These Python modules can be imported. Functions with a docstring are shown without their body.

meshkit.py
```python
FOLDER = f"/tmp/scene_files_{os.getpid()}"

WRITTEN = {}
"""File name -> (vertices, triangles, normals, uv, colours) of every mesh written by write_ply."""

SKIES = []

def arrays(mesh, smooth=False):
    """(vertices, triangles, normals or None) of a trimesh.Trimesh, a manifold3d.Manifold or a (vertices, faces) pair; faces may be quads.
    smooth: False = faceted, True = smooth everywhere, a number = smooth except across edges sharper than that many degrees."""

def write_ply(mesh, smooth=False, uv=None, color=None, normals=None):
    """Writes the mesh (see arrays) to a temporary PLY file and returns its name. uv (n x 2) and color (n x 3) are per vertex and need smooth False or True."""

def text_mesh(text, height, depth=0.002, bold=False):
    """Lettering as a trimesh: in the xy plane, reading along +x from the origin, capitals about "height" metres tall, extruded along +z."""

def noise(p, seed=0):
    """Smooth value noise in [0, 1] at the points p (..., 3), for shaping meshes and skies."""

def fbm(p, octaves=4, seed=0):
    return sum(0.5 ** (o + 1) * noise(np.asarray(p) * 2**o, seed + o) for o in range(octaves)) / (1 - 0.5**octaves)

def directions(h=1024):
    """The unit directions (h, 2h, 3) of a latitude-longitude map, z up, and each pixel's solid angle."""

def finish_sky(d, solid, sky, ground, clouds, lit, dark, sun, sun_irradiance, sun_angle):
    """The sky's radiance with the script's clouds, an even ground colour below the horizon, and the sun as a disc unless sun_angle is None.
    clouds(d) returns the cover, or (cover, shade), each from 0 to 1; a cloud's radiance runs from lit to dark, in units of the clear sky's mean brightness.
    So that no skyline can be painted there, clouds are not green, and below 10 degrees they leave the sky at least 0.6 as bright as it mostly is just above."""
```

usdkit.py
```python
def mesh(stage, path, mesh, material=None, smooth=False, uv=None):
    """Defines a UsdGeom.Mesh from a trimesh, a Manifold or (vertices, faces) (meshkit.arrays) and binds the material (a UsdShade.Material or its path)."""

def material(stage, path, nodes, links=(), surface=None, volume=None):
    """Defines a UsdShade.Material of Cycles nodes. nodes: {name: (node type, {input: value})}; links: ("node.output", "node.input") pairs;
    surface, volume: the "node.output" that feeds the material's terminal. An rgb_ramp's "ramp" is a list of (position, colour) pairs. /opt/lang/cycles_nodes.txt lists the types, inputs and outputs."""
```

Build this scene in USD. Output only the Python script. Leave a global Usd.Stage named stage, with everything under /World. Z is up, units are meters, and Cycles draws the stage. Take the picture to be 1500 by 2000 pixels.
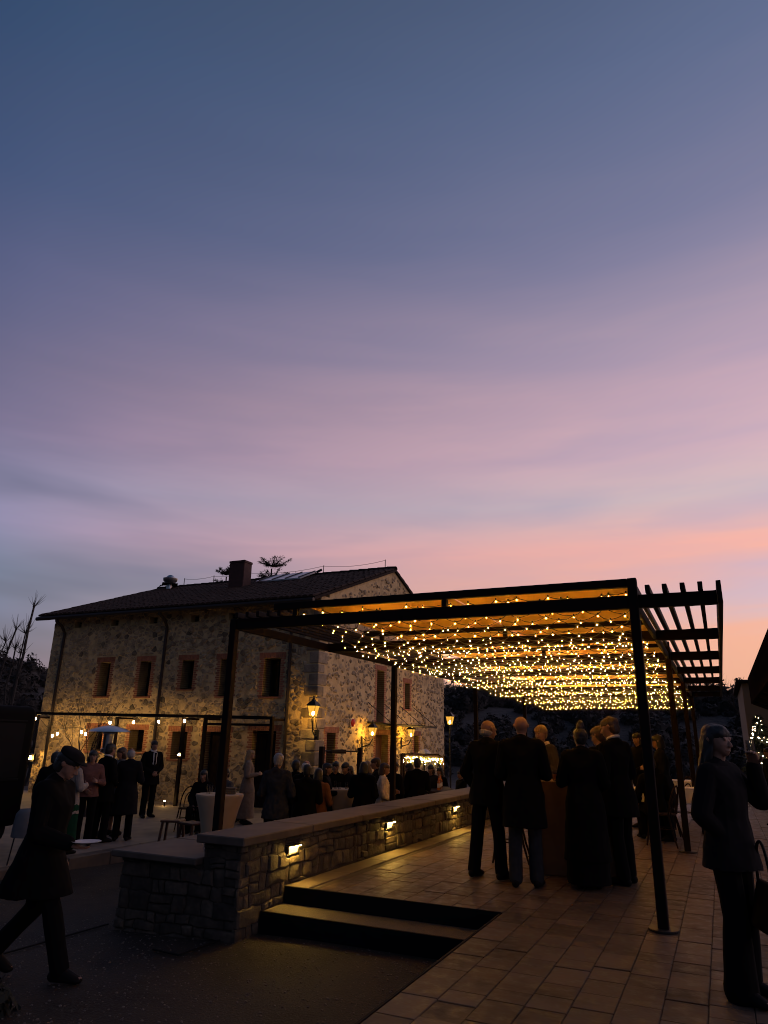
import math, random
import numpy as np
import trimesh, meshkit, usdkit
import manifold3d as m3
from scipy.spatial import Voronoi
import shapely
from shapely.geometry import Polygon, box as sbox
from shapely.ops import unary_union
from pxr import Usd, UsdGeom, UsdLux, UsdShade, Gf, Sdf, Vt

stage = Usd.Stage.CreateInMemory()
UsdGeom.Xform.Define(stage, '/World')
UsdGeom.Scope.Define(stage, '/World/Looks')

# ------------------------------------------------------------------ camera
cam = UsdGeom.Camera.Define(stage, '/World/Camera')
cam.CreateHorizontalApertureAttr(36.0)
cam.CreateFocalLengthAttr(36.0 * 1356.448 / 1500)
cam.CreateExposureAttr(0.0)
PITCH, ROLL, YAW = math.radians(17.909), math.radians(1.164), math.radians(25.1336)
_cy, _sy, _cp, _sp = math.cos(YAW), math.sin(YAW), math.cos(PITCH), math.sin(PITCH)
_fw = np.array([-_sy * _cp, _cy * _cp, _sp])
_r = np.array([_cy, _sy, 0.0])
_u = np.cross(_r, _fw)
_R = math.cos(ROLL) * _r + math.sin(ROLL) * _u
_U = -math.sin(ROLL) * _r + math.cos(ROLL) * _u
cam.AddTransformOp().Set(Gf.Matrix4d(*_R, 0, *_U, 0, *(-_fw), 0, 0, 0, 1.55, 1))

# ------------------------------------------------------------------ sky: dusk, the sun just below the horizon to the right
SUN_EL, SUN_ROT = math.radians(-3.0), 0.6
sun_h = (math.sin(SUN_ROT), math.cos(SUN_ROT))
dome = UsdLux.DomeLight.Define(stage, '/World/sky')
sky_nodes = {
    'tc': ('texture_coordinate', {}),
    'sep': ('separate_xyz', {}),
    'sky': ('sky_texture', {'sky_type': 'single_scattering', 'sun_disc': False, 'sun_elevation': SUN_EL, 'sun_rotation': SUN_ROT}),
    'trm': ('rgb_ramp', {'ramp': [(0.0, (1.2, 2.2, 4.6)), (.12, (1.5, 1.9, 3.1)), (.25, (1.9, 1.95, 2.7)), (.5, (2.1, 2.3, 3.1)), (.8, (1.7, 2.1, 2.9)), (1, (1.5, 1.9, 2.8))]}),
    'tint': ('mix', {'mix_type': 'multiply', 'fac': 1.0}),
    # how far a direction looks towards the afterglow, 0 .. 1
    'ax': ('math', {'math_type': 'multiply', 'value2': sun_h[0]}),
    'ay': ('math', {'math_type': 'multiply_add', 'value2': sun_h[1]}),
    'az': ('map_range', {'from_min': -0.15, 'from_max': 0.85, 'to_min': 0.0, 'to_max': 1.0, 'clamp': True}),
    # thin high cloud: cover by elevation, streaked by stretched noise
    'cover': ('rgb_ramp', {'ramp': [(0.0, (.95,) * 3), (.10, (.92,) * 3), (.22, (.90,) * 3), (.30, (.88,) * 3), (.38, (.84,) * 3), (.46, (.78,) * 3), (.56, (.70,) * 3), (.68, (.66,) * 3), (.85, (.6,) * 3), (1, (.5,) * 3)]}),
    'mp': ('mapping', {'rotation': (0.0, 0.17, 0.25), 'scale': (1.2, 1.2, 8.0)}),
    'nz': ('noise_texture', {'scale': 1.5, 'detail': 3.0, 'roughness': .45, 'distortion': .4}),
    'nr': ('rgb_ramp', {'ramp': [(0.0, (.15,) * 3), (.36, (.32,) * 3), (.46, (.74,) * 3), (.56, (1.0,) * 3), (1, (1.0,) * 3)]}),
    'str': ('rgb_ramp', {'ramp': [(0.0, (1.0,) * 3), (.28, (1.0,) * 3), (.36, (.55,) * 3), (.48, (.18,) * 3), (1, (.10,) * 3)]}),
    'one': ('mix', {'mix_type': 'mix', 'color1': (.93, .93, .93)}),
    'mp2': ('mapping', {'rotation': (0.0, 0.16, -0.5), 'scale': (2.2, 2.2, 17.0), 'location': (3.1, 1.7, .4)}),
    'nz2': ('noise_texture', {'scale': 1.6, 'detail': 5.0, 'roughness': .52}),
    'nr2': ('rgb_ramp', {'ramp': [(0.0, (.86,) * 3), (.42, (.94,) * 3), (.58, (1.04,) * 3), (1, (1.06,) * 3)]}),
    'cv1': ('math', {'math_type': 'multiply'}),
    'cv2': ('math', {'math_type': 'multiply', 'use_clamp': True}),
    'warm': ('rgb_ramp', {'ramp': [(0.0, (0.84, 0.45, 0.25)), (0.06, (0.734, 0.374, 0.246)), (0.13, (0.80, 0.39, 0.26)), (0.19, (0.82, 0.39, 0.28)), (0.25, (0.85, 0.40, 0.31)), (0.31, (0.597, 0.443, 0.436)), (0.37, (0.656, 0.411, 0.426)), (0.44, (0.639, 0.393, 0.415)), (0.52, (0.487, 0.333, 0.376)), (0.62, (0.248, 0.215, 0.302)), (0.75, (0.156, 0.177, 0.276)), (0.9, (0.096, 0.122, 0.194)), (1, (0.068, 0.09, 0.151))]}),
    'cool': ('rgb_ramp', {'ramp': [(0.0, (0.053, 0.056, 0.095)), (0.06, (0.071, 0.101, 0.164)), (0.13, (0.08, 0.174, 0.312)), (0.19, (0.064, 0.199, 0.334)), (0.25, (0.155, 0.211, 0.382)), (0.31, (0.185, 0.182, 0.329)), (0.37, (0.166, 0.143, 0.268)), (0.44, (0.083, 0.097, 0.202)), (0.52, (0.059, 0.083, 0.2)), (0.62, (0.028, 0.067, 0.167)), (0.75, (0.012, 0.051, 0.125)), (0.9, (0.008, 0.031, 0.048)), (1, (0.008, 0.027, 0.043))]}),
    'cc': ('mix', {'mix_type': 'mix'}),
    'mixc': ('mix', {'mix_type': 'mix'}),
    'back': ('map_range', {'from_min': -1.0, 'from_max': 0.0, 'to_min': .26, 'to_max': 1.0, 'clamp': True}),
    'dim': ('mix', {'mix_type': 'multiply', 'fac': 1.0}),
    'bg': ('background_shader', {'strength': 1.19}),
}
sky_links = [('tc.generated', 'sep.vector'), ('sky.color', 'tint.color1'), ('sep.z', 'trm.fac'), ('trm.color', 'tint.color2'),
             ('sep.x', 'ax.value1'), ('sep.y', 'ay.value1'), ('ax.value', 'ay.value3'), ('ay.value', 'az.value'),
             ('sep.z', 'cover.fac'), ('tc.generated', 'mp.vector'), ('mp.vector', 'nz.vector'), ('nz.fac', 'nr.fac'), ('sep.z', 'str.fac'), ('str.color', 'one.fac'), ('nr.color', 'one.color2'),
             ('tc.generated', 'mp2.vector'), ('mp2.vector', 'nz2.vector'), ('nz2.fac', 'nr2.fac'),
             ('cover.color', 'cv1.value1'), ('one.color', 'cv1.value2'), ('cv1.value', 'cv2.value1'), ('nr2.color', 'cv2.value2'),
             ('sep.z', 'warm.fac'), ('sep.z', 'cool.fac'), ('az.result', 'cc.fac'), ('cool.color', 'cc.color1'), ('warm.color', 'cc.color2'),
             ('cv2.value', 'mixc.fac'), ('tint.color', 'mixc.color1'), ('cc.color', 'mixc.color2'), ('ay.value', 'back.value'), ('mixc.color', 'dim.color1'), ('back.result', 'dim.color2'), ('dim.color', 'bg.color')]
UsdShade.MaterialBindingAPI.Apply(dome.GetPrim()).Bind(
    usdkit.material(stage, '/World/Looks/sky', sky_nodes, sky_links, surface='bg.background'))
dome.GetPrim().SetCustomDataByKey('kind', 'structure')
dome.GetPrim().SetCustomDataByKey('label', 'dusk sky, blue above and pink streaked towards the horizon')
# no sun lamp: the sun has set, so nothing in the photograph casts a sun shadow

# ------------------------------------------------------------------ helpers: prims, names, tags
_used = {}
def numbered(parent, name):
    k = (parent, name)
    n = _used.get(k, 0)
    _used[k] = n + 1
    return name if n == 0 else f'{name}_{n:03d}'

def tag(p, label=None, cat=None, group=None, kind=None):
    p = p.GetPrim() if hasattr(p, 'GetPrim') else p
    for k, v in (('label', label), ('category', cat), ('group', group), ('kind', kind)):
        if v:
            p.SetCustomDataByKey(k, v)
    return p

def path_of(parent):
    return '/World' if parent is None else str(parent.GetPath())

def thing(name, label, cat, loc=(0, 0, 0), rotz=0.0, group=None, scale=None):
    x = UsdGeom.Xform.Define(stage, '/World/' + numbered('/World', name))
    x.AddTranslateOp().Set(Gf.Vec3d(*map(float, loc)))
    if rotz:
        x.AddRotateZOp().Set(float(rotz))
    if scale:
        x.AddScaleOp().Set(Gf.Vec3f(scale, scale, scale))
    return tag(x, label, cat, group)

def part(parent, name, mesh, m, label=None, smooth=False, kind=None):
    pp = path_of(parent)
    p = usdkit.mesh(stage, pp + '/' + numbered(pp, name), mesh, m, smooth=smooth).GetPrim()
    return tag(p, label, kind=kind)

def top(name, mesh, m, label=None, cat=None, group=None, kind=None, smooth=False):
    return tag(part(None, name, mesh, m, smooth=smooth), label, cat, group, kind)

def copy_of(root, name, label, loc, rotz=0.0, group=None):
    was = root.GetCustomData()
    r = thing(name, label, was['category'], loc, rotz, group or was.get('group'))
    r.GetReferences().AddInternalReference(root.GetPath())
    tag(r, label, was['category'], group or was.get('group'))
    r.SetInstanceable(True)
    return r

# ------------------------------------------------------------------ helpers: geometry, each returns (vertices, triangles)
def cat(parts):
    vs, fs, n = [], [], 0
    for v, f in parts:
        vs.append(np.asarray(v, float)); fs.append(np.asarray(f, int) + n); n += len(v)
    return np.vstack(vs), np.vstack(fs)

def _box_faces():
    s = np.array([[x, y, z] for x in (-1, 1) for y in (-1, 1) for z in (-1, 1)], float)
    pts, meta = [], []
    for c in s:
        for a in range(3):
            p = c.copy()
            for b in range(3):
                if b != a:
                    p[b] *= .8
            pts.append(p); meta.append((c, a))
    h = trimesh.convex.convex_hull(np.array(pts))
    # keep our own vertex order
    idx = [int(np.argmin(((np.array(pts) - v) ** 2).sum(1))) for v in h.vertices]
    return np.array([[idx[i] for i in f] for f in h.faces]), np.array([m[0] for m in meta]), np.array([m[1] for m in meta])
_BF, _BC, _BA = _box_faces()

def rotz(v, deg):
    a = math.radians(deg); c, s = math.cos(a), math.sin(a)
    v = np.asarray(v, float)
    return np.stack([v[:, 0] * c - v[:, 1] * s, v[:, 0] * s + v[:, 1] * c, v[:, 2]], 1)

def cbox(lo, hi, b=.006, rz=0.0):
    """a box with chamfered edges between two corners"""
    lo, hi = np.asarray(lo, float), np.asarray(hi, float)
    c, h = (lo + hi) / 2, (hi - lo) / 2
    b = min(b, .45 * h.min())
    v = _BC * h
    keep = np.arange(3)[None, :] == _BA[:, None]
    v = np.where(keep, v, v - _BC * b)
    if rz:
        v = rotz(v, rz)
    return v + c, _BF

def bar(a, b, w, h, ch=.004, roll=0.0):
    """a straight beam of section w x h from a to b"""
    a, b = np.asarray(a, float), np.asarray(b, float)
    d = b - a; L = np.linalg.norm(d); d /= L
    up = np.array([0, 0, 1.0]) if abs(d[2]) < .98 else np.array([0, 1.0, 0])
    s = np.cross(d, up); s /= np.linalg.norm(s); u = np.cross(s, d)
    v, f = cbox((-w / 2, 0, -h / 2), (w / 2, L, h / 2), ch)
    return a + v[:, :1] * s + v[:, 1:2] * d + v[:, 2:] * u, f

def tube(pts, r, sides=6, caps=True):
    p = np.asarray(pts, float)
    r = np.broadcast_to(np.asarray(r, float), (len(p),))
    t = np.gradient(p, axis=0); t /= np.linalg.norm(t, axis=1, keepdims=True) + 1e-12
    ref = np.array([0, 0, 1.0]) if np.abs(t[:, 2]).mean() < .8 else np.array([1.0, .1, 0])
    a = np.cross(t, ref); a /= np.linalg.norm(a, axis=1, keepdims=True) + 1e-12
    b = np.cross(a, t)
    ang = np.arange(sides) * 2 * np.pi / sides
    v = p[:, None] + r[:, None, None] * (np.cos(ang)[None, :, None] * a[:, None] + np.sin(ang)[None, :, None] * b[:, None])
    v = v.reshape(-1, 3)
    i, j = np.meshgrid(np.arange(len(p) - 1), np.arange(sides), indexing='ij')
    A, B = i * sides + j, i * sides + (j + 1) % sides
    f = np.concatenate([np.stack([A, B, B + sides], -1).reshape(-1, 3), np.stack([A, B + sides, A + sides], -1).reshape(-1, 3)])
    if caps:
        n = len(v)
        v = np.vstack([v, p[:1], p[-1:]])
        k = np.arange(sides)
        f = np.vstack([f, np.stack([np.full(sides, n), (k + 1) % sides, k], 1),
                       np.stack([np.full(sides, n + 1), (len(p) - 1) * sides + k, (len(p) - 1) * sides + (k + 1) % sides], 1)])
    return v, f[:, ::-1]

def lathe(profile, n=24, center=(0, 0, 0)):
    """profile: (radius, z) pairs, from bottom to top along the outside"""
    pr = np.asarray(profile, float)
    ang = np.arange(n) * 2 * np.pi / n
    v = np.stack([pr[:, None, 0] * np.cos(ang), pr[:, None, 0] * np.sin(ang), np.repeat(pr[:, 1:2], n, 1)], -1).reshape(-1, 3)
    i, j = np.meshgrid(np.arange(len(pr) - 1), np.arange(n), indexing='ij')
    A, B = i * n + j, i * n + (j + 1) % n
    f = np.concatenate([np.stack([A, B, B + n], -1).reshape(-1, 3), np.stack([A, B + n, A + n], -1).reshape(-1, 3)])
    return v + np.asarray(center), f

def frame_prism(poly, d0, d1, to3):
    """extrudes a shapely polygon (with holes) from depth d0 to d1 in the plane given by to3(u, v, depth)"""
    out = []
    for g in getattr(poly, 'geoms', [poly]):
        m = trimesh.creation.extrude_polygon(g, 1.0, engine='earcut')
        v = np.array(m.vertices)
        out.append((to3(v[:, 0], v[:, 1], d0 + (d1 - d0) * v[:, 2]), np.array(m.faces)))
    return cat(out)

_ICO = {n: (np.array(trimesh.creation.icosphere(n).vertices), np.array(trimesh.creation.icosphere(n).faces)) for n in (0, 1, 2, 3)}
def ico(c, r, n=1):
    v, f = _ICO[n]
    return v * np.asarray(r) + np.asarray(c), f

# ------------------------------------------------------------------ rubble: irregular stones of a wall face
def cells(x0, y0, x1, y1, sx, sy, rng, jit=.52):
    nx, ny = max(1, round((x1 - x0) / sx)), max(1, round((y1 - y0) / sy))
    dx, dy = (x1 - x0) / nx, (y1 - y0) / ny
    P = []
    for j in range(-2, ny + 2):
        for i in range(-2, nx + 2):
            P.append((x0 + (i + .5 + (.5 if j % 2 else 0) + rng.uniform(-jit, jit)) * dx, y0 + (j + .5 + rng.uniform(-jit, jit)) * dy))
    P = np.array(P)
    V = Voronoi(P / [1.0, .8])
    out = []
    for k, reg in enumerate(V.point_region):
        R = V.regions[reg]
        if not R or -1 in R:
            continue
        pt = P[k]
        if x0 - .1 < pt[0] < x1 + .1 and y0 - .1 < pt[1] < y1 + .1:
            out.append(Polygon(V.vertices[R] * [1.0, .8]))
    return out

def courses(x0, y0, x1, y1, sx, sy, rng, seed=0):
    """roughly coursed blocks: uneven rows of uneven stones whose shared edges wander"""
    def wob(p):
        q = np.column_stack([p * 3.1, np.full(len(p), seed * 3.7)])
        w = np.stack([meshkit.fbm(q * 1.3, 3, seed), meshkit.fbm(q * 1.3 + 40, 3, seed + 5)], 1) - .5
        w2 = np.stack([meshkit.noise(q * 4.5, seed + 9), meshkit.noise(q * 4.5 + 20, seed + 11)], 1) - .5
        return p + w * [.10, .075] + w2 * [.035, .03]
    out = []
    y = y0 - .05
    while y < y1 + .05:
        h = sy * rng.uniform(.62, 1.5)
        x = x0 - .1 - rng.uniform(0, sx)
        while x < x1 + .1:
            w = sx * rng.choice((.5, .7, .9, 1.0, 1.2, 1.6, 2.0)) * rng.uniform(.9, 1.1)
            split = rng.random() < .22 and w > sx * .8 and h > sy * .9
            for a, b in (((y, y + h * .5), (y + h * .5, y + h)) if split else ((y, y + h),)):
                n = max(2, int(w / .08))
                xs = np.linspace(x, x + w, n + 1)
                m = max(1, int((b - a) / .08))
                ys = np.linspace(a, b, m + 1)
                ring = np.vstack([np.column_stack([xs, np.full(n + 1, a)]), np.column_stack([np.full(m, x + w), ys[1:]]), np.column_stack([xs[::-1][1:], np.full(n, b)]), np.column_stack([np.full(m - 1, x), ys[::-1][1:-1]])])
                g = Polygon(wob(ring))
                out.append(g if g.is_valid else g.buffer(0))
            x += w
        y += h
    return out

def stone_mesh(poly, to3, proud, sink, rng, round_=.02, tilt=.3):
    """one stone: side, bevel and a slightly uneven front. Depth grows out of the wall."""
    xy = np.array(poly.exterior.coords)[:-1]
    if poly.exterior.is_ccw is False:
        xy = xy[::-1]
    c = np.array(poly.representative_point().coords[0])
    n = len(xy)
    inner = c + (xy - c) * (1 - min(.35, round_ / max(.03, math.sqrt(poly.area) / 2)))
    tl = np.array([rng.uniform(-1, 1), rng.uniform(-1, 1)]) * tilt
    dep = lambda q: ((q - c) @ tl) * .12
    v = [to3(xy[:, 0], xy[:, 1], np.full(n, -sink)),
         to3(xy[:, 0], xy[:, 1], proud * .45 + dep(xy) * .5),
         to3(inner[:, 0], inner[:, 1], proud + dep(inner) + np.array([rng.uniform(-.004, .004) for _ in range(n)])),
         to3(c[:1], c[1:], np.array([proud * 1.12]))]
    k = np.arange(n); k2 = (k + 1) % n
    f = []
    for r in (0, 1):
        f += [np.stack([r * n + k, r * n + k2, (r + 1) * n + k2], 1), np.stack([r * n + k, (r + 1) * n + k2, (r + 1) * n + k], 1)]
    f.append(np.stack([2 * n + k, 2 * n + k2, np.full(n, 3 * n)], 1))
    return np.vstack(v), np.vstack(f)

def rubble(region, sx, sy, rng, gap=(.012, .03), keep=1.0, proud=(.012, .035), sink=.02, to3=None, round_=.02, corner=.35, make=cells):
    x0, y0, x1, y1 = region.bounds
    prep = region.buffer(-.004)
    out = []
    for c in make(x0, y0, x1, y1, sx, sy, rng):
        if rng.random() > keep:
            continue
        g = c.intersection(prep)
        if g.is_empty:
            continue
        if g.geom_type != 'Polygon':
            g = max((q for q in g.geoms if q.geom_type == 'Polygon'), key=lambda q: q.area, default=None)
            if g is None:
                continue
        gp = rng.uniform(*gap)
        r = corner * math.sqrt(g.area) * .5
        g = g.buffer(-gp - r).buffer(r, 2).simplify(.006)
        if g.is_empty or g.geom_type != 'Polygon' or g.area < .12 * sx * sy:
            continue
        out.append((g.area, stone_mesh(g, to3, rng.uniform(*proud), sink, rng, round_), g))
    return out

# ------------------------------------------------------------------ materials
def noise_mat(name, cols, scale=6.0, rough=.8, bump=0.0, bscale=40.0, island=0.0, objr=0.0, coord='geometry.position', metallic=0.0, spec=.5, detail=5.0, rough2=None, bdist=.02, stretch=None, second=None, coat=0.0):
    """principled surface whose colour runs through cols by noise; island/objr vary the brightness from piece to piece"""
    node, out = coord.split('.')
    n = {'g': (node, {}), 'geo': ('geometry', {}), 'oi': ('object_info', {}),
         'nz': ('noise_texture', {'scale': scale, 'detail': detail, 'roughness': .6}),
         'rp': ('rgb_ramp', {'ramp': [(.30 + .40 * i / max(1, len(cols) - 1), c) for i, c in enumerate(cols)]}),
         'p': ('principled_bsdf', {'roughness': rough, 'metallic': metallic, 'specular_ior_level': spec, 'coat_weight': coat})}
    l = []
    src = f'g.{out}'
    if stretch:
        n['map'] = ('mapping', {'scale': stretch}); l.append((src, 'map.vector')); src = 'map.vector'
    l += [(src, 'nz.vector'), ('nz.fac', 'rp.fac')]
    col = 'rp.color'
    if second:
        sc, c2, lo, hi = second
        n['n2'] = ('noise_texture', {'scale': sc, 'detail': 4.0, 'roughness': .6})
        n['r2'] = ('map_range', {'from_min': lo, 'from_max': hi, 'to_min': 0.0, 'to_max': 1.0, 'clamp': True})
        n['m2'] = ('mix', {'mix_type': 'mix', 'color2': c2})
        l += [(src, 'n2.vector'), ('n2.fac', 'r2.value'), ('r2.result', 'm2.fac'), (col, 'm2.color1')]
        col = 'm2.color'
    if island or objr:
        n['a'] = ('math', {'math_type': 'add'}); n['fr'] = ('math', {'math_type': 'fraction'})
        n['mr'] = ('map_range', {'from_min': 0.0, 'from_max': 1.0, 'to_min': 1 - max(island, objr), 'to_max': 1 + max(island, objr)})
        n['wn'] = ('white_noise_texture', {'dimensions': '1D'})
        n['cr'] = ('mix', {'mix_type': 'multiply', 'fac': 1.0})
        l += [('geo.random_per_island', 'a.value1'), ('oi.random', 'a.value2'), ('a.value', 'fr.value1'), ('fr.value', 'mr.value'),
              (col, 'cr.color1'), ('mr.result', 'cr.color2')]
        n.pop('wn')
        col = 'cr.color'
    l.append((col, 'p.base_color'))
    if rough2 is not None:
        n['rr'] = ('map_range', {'from_min': .35, 'from_max': .65, 'to_min': rough, 'to_max': rough2, 'clamp': True})
        l += [('nz.fac', 'rr.value'), ('rr.result', 'p.roughness')]
    if bump:
        n['bn'] = ('noise_texture', {'scale': bscale, 'detail': 4.0, 'roughness': .65})
        n['bp'] = ('bump', {'strength': bump, 'distance': bdist})
        l += [(src, 'bn.vector'), ('bn.fac', 'bp.height'), ('bp.normal', 'p.normal')]
    return usdkit.material(stage, '/World/Looks/' + name, n, l, surface='p.BSDF')

def emit_mat(name, col, strength):
    return usdkit.material(stage, '/World/Looks/' + name, {'e': ('emission', {'color': col, 'strength': strength})}, [], surface='e.emission')

def plain(name, col, rough=.6, metallic=0.0, var=.12, scale=9.0, bump=.05, bscale=60.0, coord='texture_coordinate.object', spec=.5, objr=0.0):
    c = np.array(col)
    return noise_mat(name, [tuple(c * (1 - var)), tuple(c), tuple(c * (1 + var))], scale, rough, bump, bscale, coord=coord, metallic=metallic, spec=spec, objr=objr, bdist=.004)

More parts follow.
